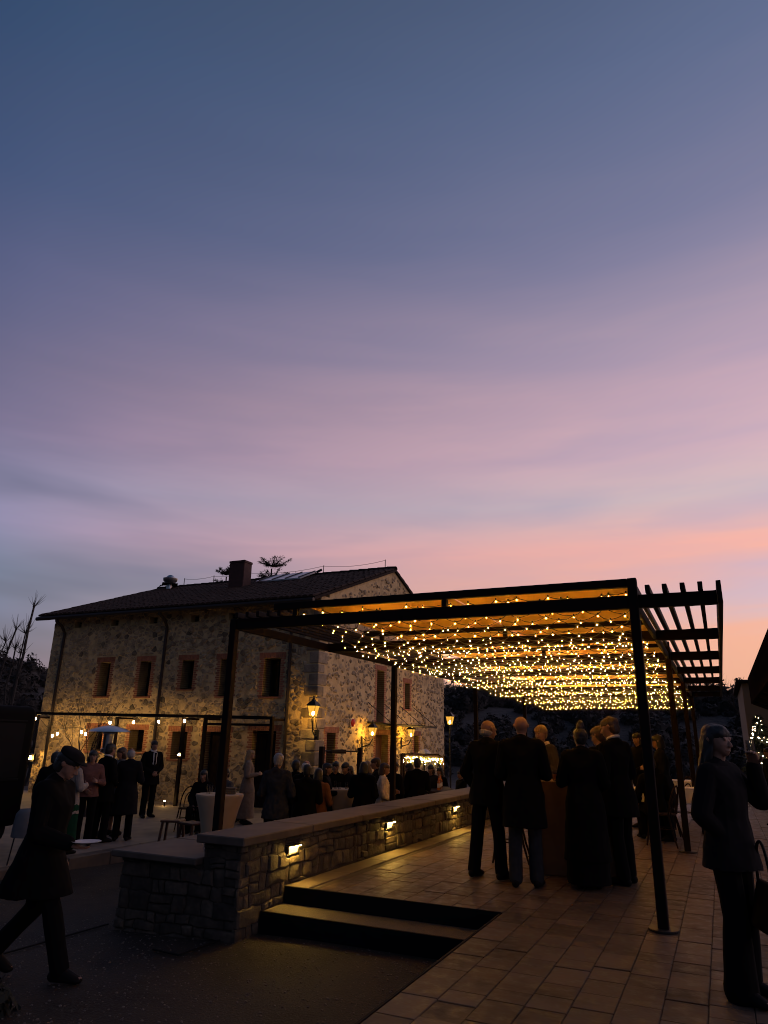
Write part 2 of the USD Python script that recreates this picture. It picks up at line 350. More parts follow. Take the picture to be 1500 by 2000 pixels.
WARM = (1.0, .56, .10)
MAT = dict(
    gravel=noise_mat('gravel', [(.011, .009, .007), (.028, .022, .0165), (.08, .063, .047)], 46.0, .6, 1.0, 50.0, spec=.2, rough2=.85, second=(1.1, (.016, .013, .010), .46, .66), bdist=.02),
    plaza=noise_mat('plaza', [(.16, .125, .098), (.20, .16, .125), (.25, .20, .155)], 3.5, .75, .25, 90.0, second=(.6, (.12, .095, .075), .5, .75), bdist=.006),
    tile=noise_mat('terrace_tile', [(.046, .031, .020), (.070, .047, .031), (.105, .073, .049)], 9.0, .42, .34, 26.0, island=.36, objr=.36, spec=.22, rough2=.75, second=(2.2, (.036, .024, .0155), .50, .72), bdist=.006),
    tile_bed=plain('terrace_joint', (.034, .023, .015), .9, coord='geometry.position', bump=.3),
    aggregate=noise_mat('aggregate', [(.03, .023, .016), (.06, .046, .031), (.10, .075, .05)], 90.0, .7, .7, 120.0, bdist=.006),
    riser=plain('black_riser', (.004, .004, .004), .8, coord='geometry.position', spec=.15),
    coping=noise_mat('coping', [(.058, .044, .031), (.078, .059, .042), (.10, .078, .055)], 4.0, .7, .25, 50.0, second=(1.4, (.04, .03, .021), .5, .72), bdist=.005),
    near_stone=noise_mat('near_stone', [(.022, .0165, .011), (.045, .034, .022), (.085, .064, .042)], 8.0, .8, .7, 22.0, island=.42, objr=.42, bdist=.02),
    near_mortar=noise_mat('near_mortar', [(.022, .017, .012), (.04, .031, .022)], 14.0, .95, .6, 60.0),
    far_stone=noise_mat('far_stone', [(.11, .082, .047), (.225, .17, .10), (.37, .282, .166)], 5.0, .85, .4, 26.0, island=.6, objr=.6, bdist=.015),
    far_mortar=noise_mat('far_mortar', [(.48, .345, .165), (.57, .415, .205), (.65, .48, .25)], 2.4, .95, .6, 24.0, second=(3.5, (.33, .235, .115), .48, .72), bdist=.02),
    quoin=noise_mat('quoin_stone', [(.13, .10, .065), (.20, .152, .098), (.27, .208, .135)], 6.0, .85, .5, 22.0, island=.35, objr=.35),
    brick=noise_mat('brick', [(.22, .080, .036), (.30, .112, .052), (.38, .15, .075)], 9.0, .85, .4, 70.0, island=.25, objr=.25, bdist=.005),
    roof_tile=noise_mat('roof_tile', [(.015, .0085, .0055), (.027, .015, .0095), (.042, .025, .016)], 6.0, .85, .4, 40.0, island=.45, spec=.15),
    dark_wood=noise_mat('dark_wood', [(.010, .006, .005), (.018, .010, .007), (.027, .015, .010)], 5.0, .8, .25, 24.0, stretch=(1, 1, 1), bdist=.004, spec=.12),
    pergola=noise_mat('pergola_steel', [(.006, .0031, .0024), (.009, .0045, .0033), (.012, .006, .004)], 6.0, .7, .12, 50.0, bdist=.003, spec=.12),
    dark_metal=plain('dark_metal', (.018, .017, .017), .45, .6, coord='texture_coordinate.object'),
    drain_pipe=plain('drain_pipe', (.03, .022, .018), .5, .5),
    steel=plain('brushed_steel', (.5, .5, .5), .32, 1.0),
    chrome=plain('heater_steel', (.55, .54, .53), .22, 1.0, bump=.02),
    fabric_roof=noise_mat('canopy_cloth', [(.60, .36, .048), (.70, .43, .066)], 3.0, .9, .12, 30.0, bdist=.006),
    cord=plain('light_cord', (.012, .010, .008), .7),
    table_cloth=noise_mat('table_cover', [(.40, .29, .18), (.50, .37, .24)], 3.0, .85, .1, 40.0, coord='texture_coordinate.object'),
    white_cloth=noise_mat('white_cloth', [(.62, .58, .52), (.72, .68, .62)], 3.0, .85, .1, 40.0, coord='texture_coordinate.object'),
    brown_cloth=noise_mat('brown_cloth', [(.055, .03, .018), (.085, .048, .028)], 4.0, .9, .2, 60.0, coord='texture_coordinate.object'),
    grey_cloth=plain('pale_grey', (.09, .095, .10), .6),
    red_wood=noise_mat('stool_wood', [(.05, .018, .010), (.08, .03, .016), (.11, .045, .025)], 8.0, .6, .2, 40.0, coord='texture_coordinate.object'),
    door_wood=noise_mat('door_wood', [(.11, .045, .02), (.17, .07, .03), (.22, .09, .04)], 7.0, .6, .3, 40.0, stretch=(4, 4, .7)),
    chimney_brick=noise_mat('chimney_brick', [(.05, .024, .018), (.075, .034, .025)], 9.0, .9, .4, 60.0),
    tarred_board=usdkit.material(stage, '/World/Looks/tarred_board', {'g': ('geometry', {}), 'n': ('noise_texture', {'scale': 6.0, 'detail': 4.0}), 'r': ('rgb_ramp', {'ramp': [(.3, (.012, .008, .006)), (.7, (.022, .014, .010))]}), 'd': ('diffuse_bsdf', {})}, [('g.position', 'n.vector'), ('n.fac', 'r.fac'), ('r.color', 'd.color')], surface='d.BSDF'),
    tan_wall=noise_mat('tan_render', [(.12, .085, .05), (.15, .108, .066)], 1.5, .9, .2, 50.0),
    hill=noise_mat('hill_scrub', [(.020, .018, .016), (.030, .026, .023), (.042, .036, .030)], .25, .95, .8, 1.2, bdist=.3),
    scrub=noise_mat('scrub', [(.012, .011, .010), (.024, .021, .018)], .6, .95),
    pebble=noise_mat('pebble', [(.03, .025, .02), (.09, .075, .06), (.16, .135, .11)], 40.0, .7, island=.5),
    bark=noise_mat('bark', [(.018, .014, .012), (.035, .028, .022)], 12.0, .9, .5, 40.0),
    needle=noise_mat('cedar_needles', [(.012, .022, .016), (.024, .04, .026)], 3.0, .8, island=.4),
    leaf=noise_mat('dark_leaf', [(.005, .008, .004), (.012, .017, .008)], 6.0, .9, island=.4),
    garland_leaf=noise_mat('garland_leaf', [(.10, .14, .03), (.22, .26, .07)], 9.0, .7, island=.4),
    pane=usdkit.material(stage, '/World/Looks/window_pane', {'t': ('transparent_bsdf', {'color': (.75, .78, .8)}), 'g': ('glossy_bsdf', {'roughness': .04, 'color': (.9, .9, .9)}), 'f': ('fresnel', {'IOR': 1.5}), 'm': ('mix_closure', {})}, [('f.fac', 'm.fac'), ('t.BSDF', 'm.closure1'), ('g.BSDF', 'm.closure2')], surface='m.closure'),
    glassware=usdkit.material(stage, '/World/Looks/glassware', {'p': ('principled_bsdf', {'transmission_weight': 1.0, 'roughness': .02, 'ior': 1.45, 'base_color': (.95, .95, .93)})}, [], surface='p.BSDF'),
    drink=usdkit.material(stage, '/World/Looks/amber_drink', {'p': ('principled_bsdf', {'transmission_weight': .6, 'roughness': .1, 'base_color': (.8, .28, .06)})}, [], surface='p.BSDF'),
    bulb=usdkit.material(stage, '/World/Looks/net_bulb', {'oi': ('object_info', {}), 'm': ('map_range', {'from_min': 0.0, 'from_max': 1.0, 'to_min': 45.0, 'to_max': 250.0}), 'e': ('emission', {'color': (1.0, .43, .042)})}, [('oi.random', 'm.value'), ('m.result', 'e.strength')], surface='e.emission'),
    string_bulb=emit_mat('string_bulb', (1.0, .60, .20), 150.0),
    tree_bulb=emit_mat('christmas_bulb', (1.0, .72, .45), 10.0),
    lantern_bulb=emit_mat('lantern_bulb', (1.0, .60, .13), 1000.0),
    wall_light=emit_mat('step_light', (1.0, .60, .16), 5.0),
    lamp_strip=emit_mat('step_lamp_strip', (1.0, .57, .10), 560.0),
    lantern_pane=usdkit.material(stage, '/World/Looks/lantern_glass', {'t': ('transparent_bsdf', {'color': (.95, .8, .5)}), 'e': ('emission', {'color': (1.0, .50, .07), 'strength': 1.3}), 'm': ('mix_closure', {'fac': .5})}, [('t.BSDF', 'm.closure1'), ('e.emission', 'm.closure2')], surface='m.closure'),
    alarm=usdkit.material(stage, '/World/Looks/alarm_red', {'p': ('principled_bsdf', {'base_color': (.5, .03, .02), 'roughness': .3})}, [], surface='p.BSDF'),
)

# ================================================================== ground and terrain
def zg(x, y):
    x, y = np.asarray(x, float), np.asarray(y, float)
    return -.34 - .04 * np.clip(-x - 4, 0, 6) - .035 * np.clip(y - 7, 0, 40)

def polar_sheet(r0, r1, nr, na, hfun, c=(0.0, 8.0)):
    rr = np.geomspace(max(r0, .5), r1, nr)
    ang = np.arange(na) * 2 * np.pi / na
    X, Y = c[0] + rr[:, None] * np.cos(ang), c[1] + rr[:, None] * np.sin(ang)
    v = np.stack([X, Y, hfun(X, Y)], -1).reshape(-1, 3)
    i, j = np.meshgrid(np.arange(nr - 1), np.arange(na), indexing='ij')
    A, B = i * na + j, i * na + (j + 1) % na
    f = np.concatenate([np.stack([A, A + na, B + na], -1).reshape(-1, 3), np.stack([A, B + na, B], -1).reshape(-1, 3)])
    if r0 < 1:
        n = len(v); v = np.vstack([v, [[c[0], c[1], float(hfun(np.array(c[0]), np.array(c[1])))]]])
        f = np.vstack([f, np.stack([np.full(na, n), np.arange(na), (np.arange(na) + 1) % na], 1)])
    return v, f

def ground_h(X, Y):
    z = zg(X, Y)
    p = np.stack([X * .6, Y * .6, X * 0], -1)
    return z + .025 * (meshkit.fbm(p, 3, 5) - .5)

def hill_h(X, Y):
    r = np.hypot(X, Y - 8)
    t = np.clip((r - 46) / 46, 0, 1); t = t * t * (3 - 2 * t)
    az = np.arctan2(X, Y)
    base = 6.6 + 1.6 * np.clip((-az - .75) / .35, 0, 1)
    n = meshkit.fbm(np.stack([X * .035, Y * .035, X * 0 + 3], -1), 4, 9) - .5
    n2 = meshkit.fbm(np.stack([X * .22, Y * .22, X * 0 + 7], -1), 3, 2) - .5
    return -2.1 + (base + 2.1) * t + t * (2.2 * n + .9 * n2) + .004 * np.clip(r - 100, 0, 400)

top('ground', polar_sheet(.1, 52, 90, 160, ground_h), MAT['gravel'], 'dark damp gravel yard around the terrace', kind='structure', smooth=True)
top('hill', polar_sheet(44, 700, 70, 260, hill_h), MAT['hill'], 'dark wooded hillside behind the terrace', kind='structure', smooth=True)

# loose grit on the yard
rng = random.Random(12)
_pv, _pf = _ICO[0]
PB = []
for i in range(5200):
    if i < 3800:
        x, y = rng.uniform(-6.6, -2.1), rng.uniform(2.6, 6.7)
    else:
        x, y = rng.uniform(-9.9, -6.1), rng.uniform(4.0, 12.0)
    r = .0035 + .009 * rng.random() ** 3
    v = rotz(_pv * np.array([r * rng.uniform(.8, 1.4), r, r * .6]), rng.uniform(0, 360))
    PB.append((v + [x, y, float(ground_h(np.array(x), np.array(y))) + r * .25], _pf))
tag(top('loose_grit', cat(PB), MAT['pebble']), 'loose pebbles and grit scattered over the yard', kind='stuff')

# paved plaza in front of the house, one low step above the yard
rng = random.Random(4)
PZ = -.50
plz = thing('plaza', 'pale paved plaza in front of the stone house', None); plz.SetCustomDataByKey('kind', 'structure')
plz.ClearCustomDataByKey('category')
part(plz, 'paving', cbox((-32, 6.6, -1.3), (-10.36, 18.6, PZ), .01), MAT['plaza'])
y = 6.6
while y < 18.0:
    L = rng.uniform(.9, 1.1)
    part(plz, 'kerb_stone', cbox((-10.35, y, -1.3), (-10.10, y + L - .012, PZ + .012), .012), MAT['coping'])
    y += L
part(plz, 'front_kerb', cbox((-32, 6.40, -1.3), (-10.10, 6.59, PZ + .01), .012), MAT['coping'])

# ================================================================== terrace
ter = tag(UsdGeom.Xform.Define(stage, '/World/terrace'), 'tiled terrace under the pergola', kind='structure')
bed = Polygon([(-4.45, 7.16), (-2.05, 7.16), (-2.05, -6), (16, -6), (16, 31), (-4.45, 31)])
part(ter, 'bed', frame_prism(bed, -1.4, -.010, lambda u, v, d: np.stack([u, v, d], 1)), MAT['tile_bed'])
rng = random.Random(11)
tiles = []
W = .255
for k in range(-8, 70):
    x0 = -2.04 + W * k
    x1 = x0 + W
    if x1 < -4.05:
        continue
    y = (7.15 if x0 < -2.05 else -5.8)
    y0 = y
    y += rng.uniform(.1, .5)
    first = True
    while y0 < 30.9:
        y1 = min(y, 31)
        h = rng.uniform(-.0025, .0025)
        g = .0018
        tiles.append((max(x0, -4.05) + g, y0 + g, x1 - g, y1 - g, h))
        y0 = y1
        y += rng.choice((.22, .255, .30, .38, .38))
def tile_mesh(t):
    x0, y0, x1, y1, h = t
    v, f = cbox((x0, y0, -.035), (x1, y1, h), .004)
    v[:, 2] += np.where(v[:, 2] > -.02, ((v[:, 0] - x0) * rng.uniform(-1, 1) + (v[:, 1] - y0) * rng.uniform(-1, 1)) * .006, 0)
    return v, f
def seen(t):
    cx, cy = (t[0] + t[2]) / 2, (t[1] + t[3]) / 2
    d = cy * math.cos(YAW) - cx * math.sin(YAW)
    return (cy > 3.9 and cx < .15 * cy) , d
vis = sorted([t for t in tiles if seen(t)[0]], key=lambda t: seen(t)[1])
near = set(vis[:296])
for t in vis[:296]:
    part(ter, 'tile', tile_mesh(t), MAT['tile'])
part(ter, 'tiles_beyond', cat([tile_mesh(t) for t in tiles if t not in near]), MAT['tile'], kind='stuff')
# stone strip along the low wall and the dark drain beside it
y = 7.16
while y < 23:
    part(ter, 'edge_slab', cbox((-4.448, y, -.03), (-4.165, y + .995, .003), .006), MAT['coping'])
    y += 1.0
part(ter, 'drain_channel', cbox((-4.16, 7.17, -.05), (-4.06, 30.8, -.012), .004), MAT['riser'])
part(ter, 'edge_trim', cbox((-2.075, -6, -.40), (-2.052, 7.12, -.004), .004), MAT['riser'])

stp = tag(UsdGeom.Xform.Define(stage, '/World/steps'), 'two dark steps from the yard up to the terrace', kind='structure')
part(stp, 'riser', cbox((-4.44, 7.135, -.20), (-2.06, 7.158, .004), .003), MAT['riser'])
part(stp, 'tread', cbox((-4.44, 6.735, -.7), (-2.08, 7.132, -.162), .008), MAT['aggregate'])
part(stp, 'riser', cbox((-4.44, 6.705, -.7), (-2.08, 6.733, -.158), .003), MAT['riser'])

# ================================================================== low stone wall with coping
lw = thing('low_wall', 'low rubble stone wall with flat coping and three glowing step lights beside the terrace', 'wall')
CX, EY = -4.46, 6.33
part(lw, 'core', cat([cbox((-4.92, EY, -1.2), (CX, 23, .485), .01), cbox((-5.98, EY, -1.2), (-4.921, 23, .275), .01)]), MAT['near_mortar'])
rng = random.Random(21)
end3 = lambda u, v, d: np.stack([u, np.full_like(u, EY) - d, v], 1)
side3 = lambda u, v, d: np.stack([np.full_like(u, CX) + d, u, v], 1)
endp = Polygon([(-6.0, -.50), (-4.44, -.46), (-4.44, .485), (-4.92, .485), (-4.92, .275), (-6.0, .275)])
LIGHTS = [(7.26, .345), (9.84, .352), (12.67, .352)]
sidep = Polygon([(EY - .03, -.46), (6.70, -.46), (6.70, -.16), (7.14, -.16), (7.14, 0), (22.9, 0), (22.9, .485), (EY - .03, .485)])
sidep = sidep.difference(unary_union([sbox(a - .13, b - .065, a + .13, b + .065) for a, b in LIGHTS]))
st = rubble(endp, .17, .115, rng, gap=(.001, .006), proud=(.004, .034), sink=.03, to3=end3, round_=.014, corner=.16, make=courses)
ss = rubble(sidep, .19, .115, rng, gap=(.001, .007), proud=(.006, .034), sink=.03, to3=side3, round_=.015, corner=.16, make=courses)
side_near = sorted(ss, key=lambda s: s[1][0][:, 1].mean())
lim = 290 - len(st)
for a, m, g in st + side_near[:lim]:
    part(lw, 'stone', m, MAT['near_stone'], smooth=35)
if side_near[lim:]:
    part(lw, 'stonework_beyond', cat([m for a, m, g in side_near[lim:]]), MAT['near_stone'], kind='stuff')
lside = rubble(sbox(EY, -.9, 22.9, .275), .4, .22, rng, gap=(.006, .014), proud=(.02, .04), sink=.03, to3=lambda u, v, d: np.stack([np.full_like(u, -5.98) - d, u, v], 1), round_=.03)
part(lw, 'rear_stonework', cat([m for a, m, g in lside]), MAT['near_stone'], kind='stuff')
y = 6.24
while y < 23:
    L = rng.uniform(1.15, 1.4)
    dz = rng.uniform(-.003, .003)
    part(lw, 'coping_slab', cbox((-4.965, y, .488), (-4.375, y + L - .004, .566 + dz), .010), MAT['coping'])
    y += L
y = 6.22
while y < 23:
    L = rng.uniform(1.0, 1.3)
    part(lw, 'ledge_slab', cbox((-6.06, y, .278), (-4.93, y + L - .004, .346 + rng.uniform(-.003, .003)), .010), MAT['coping'])
    y += L

wl = None
for i, (yy, zz) in enumerate(LIGHTS):
    lab = ['nearest glowing step light set in the low wall beside the steps', 'middle glowing step light set in the low wall', 'farthest glowing step light set in the low wall near the standing men'][i]
    t = thing('wall_light', lab, 'wall light', (CX, yy, zz), 0, 'step lights set in the low wall')
    part(t, 'housing', cat([cbox((-.03, -.118, .040), (.084, .118, .054), .003), cbox((-.03, -.118, -.054), (.030, .118, -.042), .003), cbox((-.03, -.118, -.041), (.045, -.106, .039), .003), cbox((-.03, .106, -.041), (.045, .118, .039), .003), cbox((-.04, -.118, -.054), (-.031, .118, .054), .002)]), MAT['dark_metal'])
    v = np.array([[.040, -.104, .036], [.040, .104, .036], [.018, .104, -.038], [.018, -.104, -.038], [.0, -.104, .036], [.0, .104, .036], [.0, .104, -.038], [.0, -.104, -.038]])
    f = np.array([[0, 2, 1], [0, 3, 2], [4, 5, 6], [4, 6, 7], [0, 1, 5], [0, 5, 4], [3, 7, 6], [3, 6, 2], [0, 4, 7], [0, 7, 3], [1, 2, 6], [1, 6, 5]])
    part(t, 'diffuser', (v, f), MAT['wall_light'])
    part(t, 'lamp_strip', cbox((.060, -.10, .032), (.078, .10, .0375), .001), MAT['lamp_strip'])

# ================================================================== stone farmhouse
hs = thing('stone_house', 'large two storey rubble stone farmhouse with tiled gable roof and brick window surrounds', 'house')
FY, GX, LX, BY = 18.09, -10.52, -21.72, 28.79
EZ, RZ, RY = 5.60, 7.53, 23.44
BASE = -1.6
fr3 = lambda u, v, d: np.stack([u, np.full_like(u, FY) - d, v], 1)
ga3 = lambda u, v, d: np.stack([np.full_like(u, GX) + d, u, v], 1)
# openings: (centre, half width, z0, z1, kind)
FRONT = [(-18.95, .24, 2.66, 3.80, 'w'), (-17.14, .24, 2.65, 3.79, 'w'), (-15.36, .24, 2.87, 3.78, 'w'), (-13.83, .24, 2.64, 3.78, 'w'), (-12.13, .30, 2.62, 3.76, 'w'),
         (-18.95, .30, .90, 1.62, 'w'), (-17.17, .30, .92, 1.60, 'w'), (-15.40, .30, .75, 1.57, 'w'), (-13.98, .42, -.49, 1.58, 'd'), (-12.25, .42, -.49, 1.64, 'd')]
VENTS = [(-20.55, 5.17), (-18.79, 5.16), (-17.04, 5.16), (-15.28, 5.13), (-13.75, 5.11), (-12.2, 5.10)]
GABLE = [(22.42, .30, 2.03, 3.74, 'w'), (24.80, .24, 2.54, 3.48, 'w'), (19.04, .27, .35, 1.62, 'w'), (25.72, .24, .98, 1.60, 'w'), (22.62, .50, -1.12, 1.60, 'd')]
vent_boxes = [sbox(u - .17, z - .12, u + .17, z + .12) for u, z in VENTS]
fo = unary_union([sbox(c - h, a, c + h, b) for c, h, a, b, k in FRONT] + vent_boxes)
go = unary_union([sbox(c - h, a, c + h, b) for c, h, a, b, k in GABLE])
frontp = sbox(LX, BASE, GX, EZ).difference(fo)
gablep = Polygon([(FY, BASE), (BY, BASE), (BY, EZ), (RY, RZ - .05), (FY, EZ)]).difference(go)
wf = part(hs, 'wall', frame_prism(frontp, 0, -.5, fr3), MAT['far_mortar'], label='long rubble stone front wall with two rows of windows')
wg = part(hs, 'wall', frame_prism(gablep.intersection(sbox(FY + .5, -9, BY, 9)), 0, -.5, ga3), MAT['far_mortar'], label='rubble stone gable end wall with the entrance door')
part(hs, 'wall', cat([cbox((LX, FY + .501, BASE), (LX + .5, BY - .5, EZ), .01), frame_prism(Polygon([(FY + .5, EZ), (BY, EZ), (RY, RZ - .05)]), 0, .5, lambda u, v, d: np.stack([LX + d, u, v], 1)), cbox((LX, BY - .499, BASE), (GX - .501, BY, EZ), .01)]), MAT['far_mortar'], label='rear walls of the house')

def clear(ops, extra):
    return unary_union([sbox(c - h - extra * 1.25, a - extra * .5, c + h + extra * 1.25, b + extra * 1.35) for c, h, a, b, k in ops])
rng = random.Random(33)
frs = rubble(sbox(LX, -.55, GX - .40, EZ - .03).difference(clear(FRONT, .15)).difference(unary_union([b.buffer(.03) for b in vent_boxes])), .195, .125, rng,
             gap=(.000, .036), keep=.86, proud=(.010, .045), sink=.02, to3=fr3, round_=.022, corner=.22)
gas = rubble(Polygon([(FY + .5, -1.2), (BY, -1.2), (BY, EZ - .05), (RY, RZ - .16), (FY + .5, EZ - .05)]).difference(clear(GABLE, .13)), .19, .12, rng,
             gap=(.006, .046), keep=.66, proud=(.010, .045), sink=.02, to3=ga3, round_=.022, corner=.22)
allst = [(a / ((g.centroid.x - 0) ** 2 + FY ** 2), m, wf) for a, m, g in frs] + [(.55 * a / (GX ** 2 + g.centroid.x ** 2), m, wg) for a, m, g in gas]
allst.sort(key=lambda s: -s[0])
for a, m, w in allst[:270]:
    part(w, 'stone', m, MAT['far_stone'])
for w in (wf, wg):
    part(w, 'stonework', cat([m for a, m, q in allst[270:] if q is w]), MAT['far_stone'], kind='stuff')
# large squared corner stones, alternating long and short
z = -.95
k = 0
while z < EZ - .15:
    h = min(rng.uniform(.27, .40), EZ - .03 - z)
    a = rng.uniform(.40, .52) if k % 2 else rng.uniform(.22, .32)
    b = .34 if k % 2 else .50
    part(wf, 'corner_stone', cbox((GX - a, FY - .03, z), (GX + .03, FY + b, z + h - .03), .02), MAT['quoin'])
    z += h; k += 1

def brick_row(lo_u, hi_u, lo_v, hi_v, d0, d1, to3):
    v, f = cbox((lo_u, lo_v, d0), (hi_u, hi_v, d1), .004)
    return to3(v[:, 0], v[:, 1], v[:, 2]), f
def surround(ops, to3, wall, far_left):
    for c, h, a, b, kind in ops:
        bs = []
        v0 = a
        i = 0
        while v0 < b - .02:
            v1 = min(v0 + .062, b)
            for s in (-1, 1):
                wd = (.17, .12)[i % 2] + rng.uniform(-.012, .012)
                u0, u1 = (c - h - wd, c - h) if s < 0 else (c + h, c + h + wd)
                bs.append(brick_row(u0, u1, v0 + .004, v1 - .005, -.42, .012 + rng.uniform(0, .004), to3))
            v0 += .068; i += 1
        n = int((2 * h + .36) / .068)
        for j in range(n):
            u0 = c - h - .18 + j * (2 * h + .36) / n
            bs.append(brick_row(u0 + .004, u0 + (2 * h + .36) / n - .004, b + .003, b + .17, -.41, .018 + rng.uniform(0, .006), to3))
        part(wall, 'brick_surround', cat(bs), MAT['brick'])
        if kind == 'w':
            p = part(wall, 'window', cat([brick_row(c - h + .005, c - h + .05, a + .04, b, -.42, -.37, to3), brick_row(c + h - .05, c + h - .005, a + .04, b, -.42, -.37, to3), brick_row(c - h + .051, c + h - .051, a + .04, a + .09, -.419, -.372, to3), brick_row(c - h + .051, c + h - .051, b - .05, b - .002, -.419, -.372, to3), brick_row(c - .02, c + .02, a + .091, b - .051, -.418, -.374, to3)]), MAT['dark_wood'])
            part(wall, 'window_pane', brick_row(c - h + .04, c + h - .04, a + .08, b - .04, -.402, -.394, to3), MAT['pane'])
            part(wall, 'window_sill', brick_row(c - h - .10, c + h + .10, a - .05, a - .002, -.42, .05, to3), MAT['brick'])
        else:
            bd = []
            nb = 5
            for j in range(nb):
                u0 = c - h + .06 + j * (2 * h - .12) / nb
                bd.append(brick_row(u0 + .003, u0 + (2 * h - .12) / nb - .003, a + .01, b - .07, -.30, -.255, to3))
            d = part(wall, 'door', cat(bd + [brick_row(c - h, c - h + .055, a, b, -.31, -.24, to3), brick_row(c + h - .055, c + h, a, b, -.31, -.24, to3), brick_row(c - h + .056, c + h - .056, b - .065, b, -.309, -.242, to3)]), MAT['door_wood'] if to3 is ga3 else MAT['dark_wood'])
surround(FRONT, fr3, wf, True)
surround(GABLE, ga3, wg, False)
for u, zc in VENTS:
    part(wf, 'vent_grille', cat([brick_row(u - .165, u + .165, zc - .115 + .058 * i, zc - .115 + .058 * i + .03, -.25, -.21, fr3) for i in range(4)]), MAT['dark_metal'])

# roof: two slopes of barrel tiles on boards
SL = (RZ - EZ) / (RY - FY)
OV = .52
def roof_z(y):
    return RZ + .10 - SL * abs(y - RY)
RX0, RX1 = LX - .28, GX + .08
def slope_slab(y0, y1, lift, th):
    z0, z1 = roof_z(y0) + lift, roof_z(y1) + lift
    v = np.array([[x, y, z + dz] for x in (RX0, RX1) for y, z in ((y0, z0), (y1, z1)) for dz in (-th, 0)])
    return np.array(trimesh.convex.convex_hull(v).vertices), np.array(trimesh.convex.convex_hull(v).faces)
roof = part(hs, 'roof', cat([slope_slab(FY - OV, RY, -.06, .09), slope_slab(RY, BY + OV, -.06, .09)]), MAT['dark_wood'])
rng = random.Random(8)
tl = []
def barrel(x, y0, y1, r0, r1):
    n = 5
    ang = np.linspace(0, np.pi, n)
    rows = []
    for yy, r in ((y0, r0), (y1, r1)):
        zz = roof_z(yy) - .058 + rng.uniform(-.006, .006)
        rows.append(np.stack([x + r * np.cos(ang), np.full(n, yy), zz + .02 + r * .75 * np.sin(ang)], 1))
    k = np.arange(n - 1)
    f = np.concatenate([np.stack([k, k + 1, n + k + 1], 1), np.stack([k, n + k + 1, n + k], 1)])
    f = np.vstack([f, [[0, 2, 1], [0, 3, 2], [0, 4, 3]]])
    return np.vstack(rows), f
NX = int((RX1 - RX0) / .21)
for i in range(NX):
    x = RX0 + (i + .5) * (RX1 - RX0) / NX
    for s in (-1, 1):
        for j in range(15):
            ya = RY + s * (.02 + (14 - j) * .415 + .44 + rng.uniform(-.02, .02))
            yb = RY + s * (.02 + (14 - j) * .415)
            if abs(ya - RY) > RY - FY + OV + .06:
                ya = RY + s * (RY - FY + OV + .06)
            tl.append(barrel(x + rng.uniform(-.008, .008), ya, yb, .098, .078))
part(roof, 'roof_tiles', cat(tl), MAT['roof_tile'], kind='stuff')
rd = []
x = RX0
while x < RX1 - .1:
    ang = np.linspace(0, np.pi, 6)
    a = np.stack([np.full(6, x), RY + .15 * np.cos(ang), roof_z(RY) - .05 + .13 * np.sin(ang)], 1)
    b = np.stack([np.full(6, min(x + .42, RX1)), RY + .13 * np.cos(ang), roof_z(RY) - .055 + .115 * np.sin(ang)], 1)
    k = np.arange(5)
    rd.append((np.vstack([a, b]), np.concatenate([np.stack([k, k + 1, 7 + k], 1), np.stack([k, 7 + k, 6 + k], 1)])))
    x += .40
part(roof, 'ridge_tiles', cat(rd), MAT['roof_tile'], kind='stuff')
ch = part(roof, 'chimney', cat([cbox((-16.60, 21.35, 6.5), (-15.90, 21.85, 7.84), .015), cbox((-16.62, 21.33, 7.84), (-15.88, 21.87, 7.93), .015)]), MAT['chimney_brick'])
gz = roof_z(FY - OV) - .16
gut = [tube([(RX0, FY - OV - .07, gz), (RX1, FY - OV - .07, gz)], .07, 8)]
part(hs, 'gutter', cat(gut), MAT['drain_pipe'])
for x in (-21.05, -16.33, -11.46):
    part(hs, 'downpipe', tube([(x + .05, FY - OV - .07, gz), (x + .05, FY - OV - .05, gz - .12), (x + .06, FY - .30, gz - .28), (x, FY - .10, gz - .48), (x, FY - .10, 3.0), (x, FY - .10, PZ)], .052, 8), MAT['drain_pipe'])
# glass canopy over the entrance, hung on rods
cn = part(hs, 'entrance_canopy', cat([bar((GX + .05, 21.42, 1.98), (GX + .05, 25.40, 1.98), .05, .05), bar((GX + .95, 21.42, 1.90), (GX + .95, 25.40, 1.90), .05, .05)] + [bar((GX + .05, yy, 1.965), (GX + .95, yy, 1.885), .04, .04) for yy in (21.44, 22.75, 24.07, 25.38)]), MAT['dark_metal'])
cp = np.array([[GX + .04, 21.4, 2.012], [GX + .99, 21.4, 1.932], [GX + .99, 25.42, 1.932], [GX + .04, 25.42, 2.012]])
v = np.vstack([cp, cp + [0, 0, .012]])
part(cn, 'canopy_glass', (v, np.array([[0, 1, 2], [0, 2, 3], [4, 6, 5], [4, 7, 6], [0, 4, 5], [0, 5, 1], [1, 5, 6], [1, 6, 2], [2, 6, 7], [2, 7, 3], [3, 7, 4], [3, 4, 0]])), MAT['pane'])
for yy in (21.44, 22.75, 24.07, 25.38):
    part(cn, 'tie_rod', tube([(GX + .02, yy, 2.62), (GX + .93, yy, 1.93)], .012, 5), MAT['dark_metal'])
al = thing('alarm_siren', 'small red alarm siren on the gable wall left of the entrance', 'alarm', (GX + .03, 20.28, 1.94))
part(al, 'housing', ico((.05, 0, 0), (.07, .10, .12), 2), MAT['alarm'], smooth=True)
part(al, 'base_plate', cbox((0, -.09, -.13), (.03, .09, .13), .005), MAT['white_cloth'])

